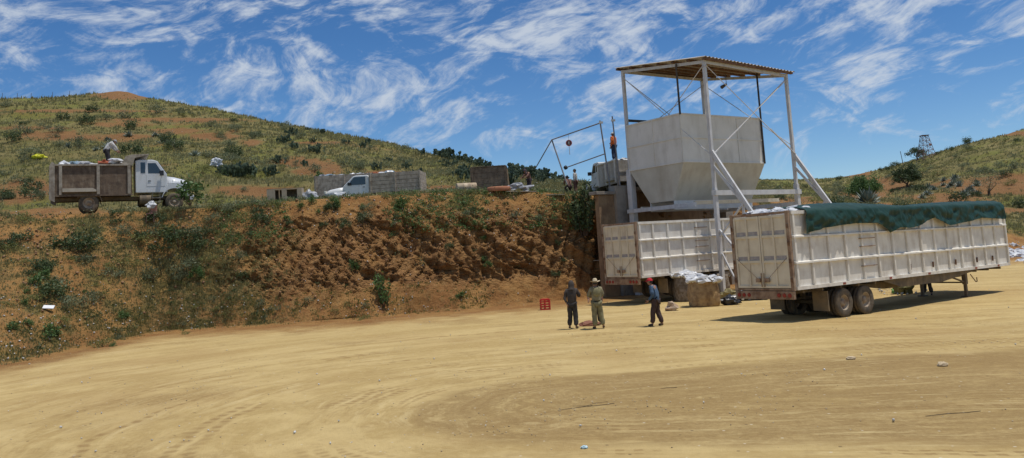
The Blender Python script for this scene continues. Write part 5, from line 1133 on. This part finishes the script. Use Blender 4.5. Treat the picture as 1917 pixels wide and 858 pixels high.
flakes(sample(700, i_foot-4, i_top, -80, 1090, lambda a, b: np.clip(cl[a, b]*1.4, .1, 1)*.8), .12, M('brown_stones', (.30, .17, .09), .9, c2=(.16, .08, .045), vs=1), 'stones', 'loose reddish stones on the soil cut', 'stones', 4, .8)
P_ = sample(2600, 20, i_foot-1, -60, 2100, lambda a, b: .06+.9*(nA[a, b] > .12)*(nB[a, b] > 0)); flakes(P_-[0, 0, .008], .024, M('pale_pebbles', (.55, .45, .30), .9, c2=(.26, .19, .11), vs=2, amt=1), 'pebbles', 'small stones and clods over the sandy yard', 'pebbles', 6, .7)
P_ = sample(170, 40, i_foot+2, 0, 2000, lambda a, b: .5+0*nB[a, b]); flakes(P_, .045, whl, 'litter', 'specks of white litter on the sandy yard', 'litter', 7, .5)
P_ = np.array([list(on_surface(random.uniform(1385, 1480), random.uniform(556, 572))) for _ in range(14)]+[list(on_surface(random.uniform(1640, 1740), random.uniform(530, 556))) for _ in range(22)]); flakes(P_, .16, whl, 'litter', 'white scraps lying beside and under the nearest trailer', 'litter', 8, .5)
# white heap at the right edge
m = MB(); mr = random.Random(4)
for i in range(70):
    p = on_surface(mr.uniform(1884, 1990), mr.gauss(474, 9)); m.lump(p, mr.uniform(.12, .42), seed=i, sub=2, rough=.5, sc_=(1.2, 1, .7))
tag(m.build('rubbish_heap', plas), 'heap of white plastic rubbish on the ground beyond the front of the covered trailer', 'rubbish heap', kind='stuff')
# singled-out rubbish ---------------------------------------------------------------
def lumpthing(name, label, cat, px, py, r, mt, seed, sc_=(1, 1, .8), rough=.35, D=None, dz=0, group=None, sub=3):
    p = spot(px, D) if D else on_surface(px, py); m = MB(); m.lump((0, 0, r*sc_[2]*.62), r, seed=seed, sub=sub, rough=rough, sc_=sc_); o = m.build(name, mt, smooth=False); o.location = p+Vector((0, 0, dz)); return tag(o, label, cat, group)
blackp = M('black_bin_bag', (.018, .018, .02), .3, c2=(.03, .03, .032), spec=.6)
lumpthing('rubbish_bag', 'yellow bag lying in the grass behind the dump truck', 'bag', 72, 297, .42, M('yellow_plastic', (.62, .60, .03), .4), 2, (1.7, .8, .6))
lumpthing('rubbish_bag', 'silvery grey bag dropped beside the plywood cabinet', 'bag', 577, 0, .42, bagg, 4, (1.2, .8, .9), D=48.2)
lumpthing('rubbish_bag', 'white crumpled bag on the bank in front of the pickup truck', 'bag', 636, 0, .24, plas, 6, (2.2, .9, .7), .6, D=48.4, dz=.0)
lumpthing('rubbish_bag', 'white bag in the grass left of the large prickly pear', 'bag', 404, 311, .36, plas, 8, (1.2, .8, 1.1), .6)
lumpthing('rubbish_bag', 'pale blue bag at the base of the large prickly pear', 'bag', 457, 334, .22, M('pale_blue_plastic', (.45, .62, .68), .4), 9, (.9, .8, 1.2))
lumpthing('rubbish_bag', 'black bin bag slumped against the woven bale', 'bag', 1367, 571, .34, blackp, 11, (1.2, .8, .75))
lumpthing('rubbish_bag', 'black bin bag behind the rear of the nearest trailer, left one', 'bag', 1396, 563, .30, blackp, 12, (1.4, .8, .7))
lumpthing('rubbish_bag', 'black bin bag half hidden under the nearest trailer bumper', 'bag', 1420, 562, .30, blackp, 13, (1.2, .8, .8))
lumpthing('sacking', 'olive sacking draped above the black bin bag by the woven bale', 'sack', 1368, 562, .34, M('olive_sacking', (.30, .25, .12), .9, c2=(.18, .15, .07), vs=8), 14, (1.2, .7, .9), .5)
lumpthing('crumpled_cardboard', 'crumpled brown cardboard lying on the sand right of the red cap', 'cardboard', 1258, 582, .24, M('brown_cardboard', (.33, .22, .14), .85, c2=(.6, .52, .42), vs=6), 16, (1.05, .8, .85), .6, sub=2)
lumpthing('brown_sack', 'reddish brown sack on the ground behind the man in the straw hat', 'sack', 1104, 610, .22, M('reddish_sack', (.26, .11, .07), .85), 17, (1.7, .9, .5), .25)
lumpthing('rubbish_bag', 'light green bag and refuse under the nearest trailer', 'bag', 1680, 549, .24, M('light_green_plastic', (.22, .45, .12), .4), 18, (1.1, .8, .7))
lumpthing('brush_pile', 'sack of green brush standing under the nearest trailer', 'sack', 1692, 550, .42, M('green_brown_brush', (.13, .13, .05), .9, c2=(.24, .18, .09), vs=8), 19, (1, .8, 1.2), .5)
lumpthing('refuse_pile', 'grey refuse pile between the crate and the bending person', 'rubbish', 968, 0, .42, bagg, 20, (2.0, 1, .6), .6, D=49.2)
lumpthing('stone', 'pale stone on the sand in front of the covered trailer', 'stone', 1765, 686, .085, M('pale_stone', (.55, .43, .27), .9), 21, (1.3, .9, .7), .2)
lumpthing('stone', 'flat pale stone in the middle of the right yard', 'stone', 1593, 673, .09, M('pale_stone', (.62, .55, .42), .9), 22, (1.2, .9, .5), .2)
lumpthing('plastic_bottle', 'crushed clear bottle in the near sand at the bottom', 'bottle', 1094, 840, .04, M('pale_blue_plastic', (.45, .62, .68), .4), 23, (1.2, .8, .7), .3)
p = on_surface(91, 583); m = MB(); m.box(-.22, .22, -.02, .02, -.10, .10); o = m.build('white_panel', M('bright_white_board', (.85, .85, .85), .4), bevel=.004); o.location = p+Vector((0, 0, .18)); o.rotation_euler = (-.9, .1, .2); tag(o, 'bright white board lying on the far left bank', 'board')
p = on_surface(284, 415); tb = thing('broken_chair', 'broken pale red chair with a white bag on top, on the left bank', 'chair', p); m = MB(); m.box(-.22, .22, -.2, .2, .42, .46); m.build('seat', M('faded_red_plastic', (.45, .22, .17), .7), tb)
for x in (-.19, .19):
    for y in (-.17, .17): m = MB(); m.tube((x*1.15, y*1.15, -.05), (x, y, .42), .02, n=6); m.build('leg', M('faded_red_plastic', (.45, .22, .17), .7), tb)
m = MB(); m.box(-.22, .22, .17, .2, .46, .9); m.build('backrest', M('faded_red_plastic', (.45, .22, .17), .7), tb)
m = MB(); m.lump((0, 0, .14), .22, seed=5, sub=2, rough=.5, flat=False); o = m.build('plastic_bag', plas); o.location = p+Vector((0, -.02, .78)); tag(o, 'white plastic bag resting on the broken pale red chair', 'bag')
# woven bale and the bale behind
wov = M('woven_bale', (.42, .29, .15), .9, c2=(.25, .16, .085), vs=5, amt=.9, bump=.8, bs=24, dirt=(.13, .08, .05), dirt_amt=.5)
def bale(label, p, r, h, seed, mt, topm):
    t = thing('bale', label, 'bale', p); m = MB(); vs = []; n = 40; R_ = 18
    for k in range(R_):
        z = h*k/(R_-1)
        for i in range(n):
            a = 2*math.pi*i/n; q = abs(math.cos(a))**4+abs(math.sin(a))**4; rr_ = r*(q**-.25)*(1+.05*mn.noise(Vector((math.cos(a)*2, math.sin(a)*2, z*2+seed)))+.035*mn.noise(Vector((a*3, z*7, seed)))); rr_ *= (.90+.12*math.sin(math.pi*min(1, z/h+.12))) if k else .9
            vs.append((rr_*math.cos(a), rr_*math.sin(a), z))
    m.add(vs, [(k*n+i, k*n+(i+1) % n, (k+1)*n+(i+1) % n, (k+1)*n+i) for k in range(R_-1) for i in range(n)]+[tuple(range(n)), tuple(range((R_-1)*n, R_*n))]); m.build('wrapping', mt, t, smooth=True)
    m = MB(); rr = random.Random(seed)
    for i in range(26): a = rr.uniform(0, 6.28); q = r*rr.uniform(.1, .95); m.lump((q*math.cos(a), q*math.sin(a), h+rr.uniform(-.05, .05)), rr.uniform(.10, .26), seed=i, sub=2, rough=.6, sc_=(1.2, 1, .6), flat=False)
    m.build('contents', topm, t); return t
p = on_surface(1323, 574); bale('woven tan bale of refuse standing on the sand left of the nearest trailer', p+Vector((0, .4, -.02)), .66, 1.22, 3, wov, plas)
p = on_surface(1302, 566); bale('darker bale topped with clear plastic, behind the woven tan bale', p+Vector((-.15, 1.2, -.02)), .62, 1.32, 5, M('dark_refuse_bale', (.15, .11, .07), .85, c2=(.3, .25, .2), vs=7, amt=.9, bump=.8, bs=20), plas)
p = on_surface(1352, 560); bale('dark bale of mixed refuse close behind the tower post', p+Vector((.35, 1.8, -.02)), .5, 1.15, 8, M('dark_refuse_bale', (.15, .11, .07), .85), refus)
p = on_surface(1287, 563); t = thing('broom', 'broom with an orange head leaning against the bales', 'broom', p); m = MB(); m.tube((0, 0, .08), (.22, .35, 1.45), .016, n=6); m.build('handle', woodn, t); m = MB(); m.prism([(-.2, 0), (.2, 0), (.07, .2), (-.07, .2)], -.05, .05); m.build('head', M('orange_bristle', (.5, .17, .05), .7), t)
# red crate
p = on_surface(1021, 580); t = thing('plastic_crate', 'red plastic bottle crate standing on end at the edge of the sand', 'crate', p, .12); rp = M('red_crate_plastic', (.55, .02, .025), .35)
for x in (-.24, .20): 
    for y in (-.17, .15): m = MB(); m.box(x, x+.04, y, y+.02, 0, .50); m.build('corner_post', rp, t)
for nm, ys_ in (('front_face', (-.172, -.152)), ('back_face', (.152, .172))):
    m = MB()
    for z in (0, .12, .24, .36, .46): m.box(-.198, .198, ys_[0], ys_[1], z, z+.045)
    for x in (-.03, ): m.box(x, x+.04, ys_[0]-.002, ys_[1]+.002, .045, .46)
    m.build(nm, rp, t)
for nm, x in (('left_side', -.242), ('right_side', .242)):
    m = MB()
    for z in (0, .12, .24, .36, .46): m.box(x-.006, x+.006, -.148, .148, z, z+.045)
    m.build(nm, rp, t)
m = MB(); m.box(-.2, .2, -.15, .15, .51, .53); m.build('top_panel', rp, t)
# drum, slabs, planks
p = spot(874, 49.8); dr = MB(); dr.lathe([(-.62, 0), (-.62, .28), (-.6, .30), (-.2, .30), (-.19, .315), (-.17, .30), (.2, .30), (.21, .315), (.23, .30), (.6, .30), (.62, .28), (.62, 0)], axis='x', n=28); o = dr.build('metal_drum', M('cream_drum', (.50, .40, .27), .6, c2=(.36, .26, .16), dirt=(.2, .1, .06)), smooth=True); o.location = p+Vector((0, 0, .32)); o.rotation_euler = (0, 0, .25); tag(o, 'cream metal drum lying on its side left of the dark brown crate', 'drum')
p = spot(858, 49.9); m = MB(); m.box(-.18, .18, -.25, .25, 0, .62); o = m.build('timber_block', woodn, bevel=.02); o.location = p; o.rotation_euler = (.1, .15, .3); tag(o, 'upright timber block beside the cream drum', 'timber')
p = spot(934, 48.6); m = MB(); m.lathe([(0, .62), (.03, .66), (.20, .66), (.24, .6), (.2, .45), (.05, .3), (.04, 0)], axis='z', n=28); o = m.build('old_tyre_planter', M('red_clay', (.40, .17, .09), .8, c2=(.28, .11, .06)), smooth=True); o.location = p; o.scale = (1.1, .8, 1.2); tag(o, 'low round reddish basin lying in front of the brown crate', 'basin'); o.name = 'clay_basin'
for i, (px, D, L, a, lb) in enumerate([(975, 48.5, 1.9, .1, 'long pale plank lying on the lip of the soil cut'), (1040, 48.2, 1.1, -.25, 'short plank on the lip of the cut near the glossy bush'), (1118, 47.4, 1.6, .15, 'plank edge above the retaining wall'), (800, 49, 1.4, .9, 'plank leaning by the tail of the pickup truck')]):
    p = spot(px, D); m = MB(); m.box(-L/2, L/2, -.1, .1, 0, .05); o = m.build('plank', M('pale_plank', (.50, .42, .31), .8, c2=(.34, .27, .19), vs=5)); o.location = p+Vector((0, 0, .06)); o.rotation_euler = (0, .05, a); tag(o, lb, 'plank')
# sticks on the yard
for px, py, L, a, lb in [(1785, 775, .95, .12, 'dark straight stick lying in the sand at the lower right'), (1100, 762, 1.1, .3, 'thin forked twig lying on the sand below the group of people'), (1252, 727, .35, .1, 'short black scrap of wire on the middle of the sand')]:
    p = on_surface(px, py); m = MB(); m.path([(-L/2, 0, .004), (-L*.1, .02, .008), (L*.2, -.015, .006), (L/2, .01, .004)], .0045, n=6)
    if 'forked' in lb: m.path([(-.1, .0, .015), (.25, .16, .02), (.5, .2, .01)], .003, n=5); m.path([(.1, .0, .015), (-.25, .13, .02)], .003, n=5)
    o = m.build('stick', M('dark_stick', (.05, .038, .03), .9)); o.location = p; o.rotation_euler = (0, 0, a); tag(o, lb, 'stick')
# ------------------------------------------------------------------ gate of pipes, sign, poles, mast
pipe = M('grey_pipe', (.22, .22, .23), .5, c2=(.14, .13, .13), dirt=(.2, .12, .08), dirt_amt=.4)
g0 = at(1033, 262, 50.5); t = thing('pipe_frame', 'tall frame of thin grey pipes on the bench between the cacti and the hopper', 'pipe frame', (g0[0], g0[1], gz(g0[0], g0[1])))
o0 = Vector(t.location)
def pp(px, py, D): return Vector(at(px, py, D))-o0
for nm, a, b, r in (('pole', (1033, 262, 50.5), (1062, 346, 49.5), .045), ('strut', (1033, 262, 50.5), (1002, 316, 55), .035), ('top_rail', (1033, 262, 50.5), (1125, 230, 47.5), .04), ('pole', (1123, 226, 47.5), (1142, 350, 47.5), .045), ('lower_rail', (1057, 315, 50.2), (1133, 288, 47.6), .035), ('pole', (1146, 218, 46.9), (1161, 350, 46.9), .04)):
    m = MB(); m.tube(pp(*a), pp(*b), r, n=8); m.build(nm, pipe, t)
for a in ((1125, 230, 47.5), (1148, 226, 46.9)): m = MB(); m.box(-.12, .12, -.05, .05, -.05, .07); o = m.build('clamp', M('pale_clamp', (.6, .6, .58), .5), t); o.location = pp(*a)
m = MB(); m.lump((0, 0, 0), .13, seed=2, sub=2, rough=.2, flat=False); o = m.build('counterweight', black, t); o.location = pp(1059, 314, 50.1)
c = Vector(at(1065, 268, 50)); gzz = gz(c.x, c.y); t = thing('round_sign', 'small dark round sign with a red rim hanging from a wire in the pipe frame', 'sign', c)
m = MB(); m.lathe([(-.012, 0), (-.012, .19), (.012, .19), (.012, 0)], n=28); m.build('disc', M('dark_sign_face', (.10, .05, .05), .5), t)
m = MB(); m.lathe([(-.02, .155), (-.02, .20), (.02, .20), (.02, .155), (-.02, .155)], n=28); m.build('rim', M('sign_red', (.4, .05, .04), .5), t)
m = MB(); m.box(-.03, .03, -.018, -.0135, -.10, .10); m.build('white_bar', whl, t); m = MB(); m.tube((0, 0, -.2), (.01, 0, -.75), .018, n=6); m.build('tassel', whl, t)
# the wire it hangs from
w0, w1 = Vector(at(1033, 262, 50.5)), Vector(at(1125, 230, 47.5)); 
wp = w0.lerp(w1, .35); m = MB(); m.tube(wp-c, (0, 0, .2), .008, n=5); m.build('wire', pipe, t)
b = on_surface(1735, 299) or spot(1735, 200)
mt_ = thing('lattice_mast', 'small steel lattice mast with a reddish dish on the right hill skyline', 'mast', b); sc_h = (b.y/FPX)*45; w0 = sc_h*.30; w1 = sc_h*.11
redm = M('rusty_mast', (.20, .13, .12), .7)
for sx in (-1, 1):
    for sy in (-1, 1):
        m = MB(); m.tube((sx*w0, sy*w0, -.5), (sx*w1, sy*w1, sc_h), .06, n=5); m.build('leg', redm, mt_)
for k in range(5):
    f0, f1 = k/5, (k+1)/5; a, b_ = w0+(w1-w0)*f0, w0+(w1-w0)*f1; z0_, z1_ = sc_h*f0, sc_h*f1; m = MB()
    for (p_, q_) in (((-1, -1), (1, -1)), ((1, -1), (1, 1)), ((1, 1), (-1, 1)), ((-1, 1), (-1, -1))):
        m.tube((p_[0]*a, p_[1]*a, z0_), (q_[0]*b_, q_[1]*b_, z1_), .035, n=4); m.tube((q_[0]*a, q_[1]*a, z0_), (p_[0]*b_, p_[1]*b_, z1_), .035, n=4); m.tube((p_[0]*b_, p_[1]*b_, z1_), (q_[0]*b_, q_[1]*b_, z1_), .035, n=4)
    m.build('bracing', redm, mt_)
m = MB(); m.box(-w1*1.3, w1*1.3, -w1*1.3, w1*1.3, sc_h, sc_h+.15); m.build('top_platform', redm, mt_)
m = MB(); m.lathe([(0, .02), (.08, .35), (.25, .55), (.22, .55), (.05, .35), (-.05, 0)], c=(.6, -w1-1.0, sc_h*.55), n=18); dsh = m.build('dish', M('reddish_dish', (.4, .16, .14), .6), mt_); dsh.scale = (.55,.55,.55); dsh.location=(.4,0,sc_h*.3)
for px, py, h_, lean, lb in ((1692, 312, 3.6, -.12, 'thin leaning wooden pole left of the lattice mast'), (1846, 257, 4.4, -.05, 'thin tall pole on the right hill skyline')):
    p = on_surface(px, py) or spot(px, 190); m = MB(); m.tube((0, 0, -.4), (lean*h_, 0, h_), .09, .06, n=7); o = m.build('pole', M('weathered_pole', (.12, .10, .09), .9)); o.location = p; tag(o, lb, 'pole')
for px in (4, 32, 58, 98, 130):
    p = None
    for py in range(150, 220, 2):
        p = on_surface(px, py)
        if p is not None and p.y < 160: break
    m = MB(); m.tube((0, 0, -.3), (.05, 0, 1.0), .04, .035, n=6); o = m.build('fence_post', M('weathered_pole', (.12, .10, .09), .9)); o.location = p; tag(o, 'thin fence post on the crest of the left hill', 'fence post', 'fence posts on the left crest')
# ------------------------------------------------------------------ sky and sun
w = bpy.data.worlds.new('World'); sc.world = w; w.use_nodes = True; w.node_tree.nodes.clear(); t = NT(w.node_tree)
SUN = Vector((.27, -.06, 1)).normalized()
sky = t.n('ShaderNodeTexSky', sky_type='NISHITA', sun_disc=False); sky.sun_elevation = math.asin(SUN.z); sky.sun_rotation = math.atan2(SUN.x, SUN.y)
sky.air_density = 1.0; sky.dust_density = .25; sky.ozone_density = 3.5; sky.altitude = 1800
hs = t.n('ShaderNodeHueSaturation', i_Saturation=1.15, i_Value=1.0); t.put(hs.inputs['Color'], sky.outputs[0])
D = t.n('ShaderNodeTexCoord').outputs['Generated']
sp = t.n('ShaderNodeSeparateXYZ'); t.put(sp.inputs[0], D)
az = t.m('ARCTAN2', sp.outputs[0], sp.outputs[1]); el = t.m('ARCSINE', sp.outputs[2])
wn = t.n('ShaderNodeTexNoise'); wc_ = t.n('ShaderNodeCombineXYZ'); t.put(wc_.inputs[0], t.m('MULTIPLY', az, 3.2)); t.put(wc_.inputs[1], t.m('MULTIPLY', el, 8.)); wc_.inputs[2].default_value = 7.3
t.put(wn.inputs['Vector'], wc_.outputs[0]); wn.inputs['Scale'].default_value = 1.; wn.inputs['Detail'].default_value = 2
wsp = t.n('ShaderNodeSeparateColor'); t.put(wsp.inputs[0], wn.outputs['Color'])
az0, el0 = az, el
az = t.m('ADD', az, t.m('MULTIPLY', t.m('SUBTRACT', wsp.outputs[0], .5), .15)); el = t.m('ADD', el, t.m('MULTIPLY', t.m('SUBTRACT', wsp.outputs[1], .5), .085))
def vec(ca, cb, ka, kb, z=0.):     # rotated, stretched sky coordinates
    c = t.n('ShaderNodeCombineXYZ')
    t.put(c.inputs[0], t.m('MULTIPLY', t.m('ADD', t.m('MULTIPLY', az, ca), t.m('MULTIPLY', el, cb)), ka))
    t.put(c.inputs[1], t.m('MULTIPLY', t.m('SUBTRACT', t.m('MULTIPLY', el, ca), t.m('MULTIPLY', az, cb)), kb)); c.inputs[2].default_value = z; return c.outputs[0]
big = t.noise(vec(.97, .1, 7.5, 17., 2.3), 1., 5, .55, .4)
st = t.noise(vec(.98, .10, 17., 36., 1.), 1., 9, .60, .9)
st2 = t.noise(vec(.90, .42, 17., 60., 4.), 1., 8, .66, .5)
fi = t.noise(vec(.90, .40, 45., 120., 5.), 1., 6, .75, .6)
s_ = t.m('ADD', t.m('MULTIPLY', st, .62), t.m('MULTIPLY', st2, .38)); s_ = t.m('ADD', t.m('MULTIPLY', s_, .82), t.m('MULTIPLY', fi, .18))
s_ = t.m('ADD', s_, t.m('MULTIPLY', t.m('SUBTRACT', big, .5), .50))
hi = t.ramp(el0, .03, .20, -.12, .035)
s_ = t.m('ADD', s_, hi)
cloud = t.ramp(s_, .475, .70, 0, .85)
grad = t.ramp(el0, .0, .30, 0, 1)
skyc = t.mix(grad, t.mix(1.0, hs.outputs[0], (1.0, 1.05, 1.08), 'MULTIPLY'), t.mix(1.0, hs.outputs[0], (.72, .92, 1.06), 'MULTIPLY'))
colr = t.mix(cloud, skyc, (6.2, 6.8, 7.6))
bg = t.n('ShaderNodeBackground', i_Strength=.092); t.put(bg.inputs[0], colr)
wo = t.n('ShaderNodeOutputWorld'); w.node_tree.links.new(bg.outputs[0], wo.inputs[0])
sl = bpy.data.lights.new('sun', 'SUN'); sl.energy = 3.5; sl.angle = math.radians(.53); sl.color = (1, .955, .88)
so = bpy.data.objects.new('sun', sl); COL.objects.link(so); so.rotation_euler = SUN.to_track_quat('Z', 'Y').to_euler(); so.location = (20, 10, 60)
vs = sc.view_settings; vs.view_transform = 'Standard'; vs.look = 'None'; vs.gamma = 1; vs.use_curve_mapping = False; vs.exposure = .06
sc.cycles.max_bounces = 6; sc.cycles.diffuse_bounces = 3; sc.cycles.transparent_max_bounces = 8
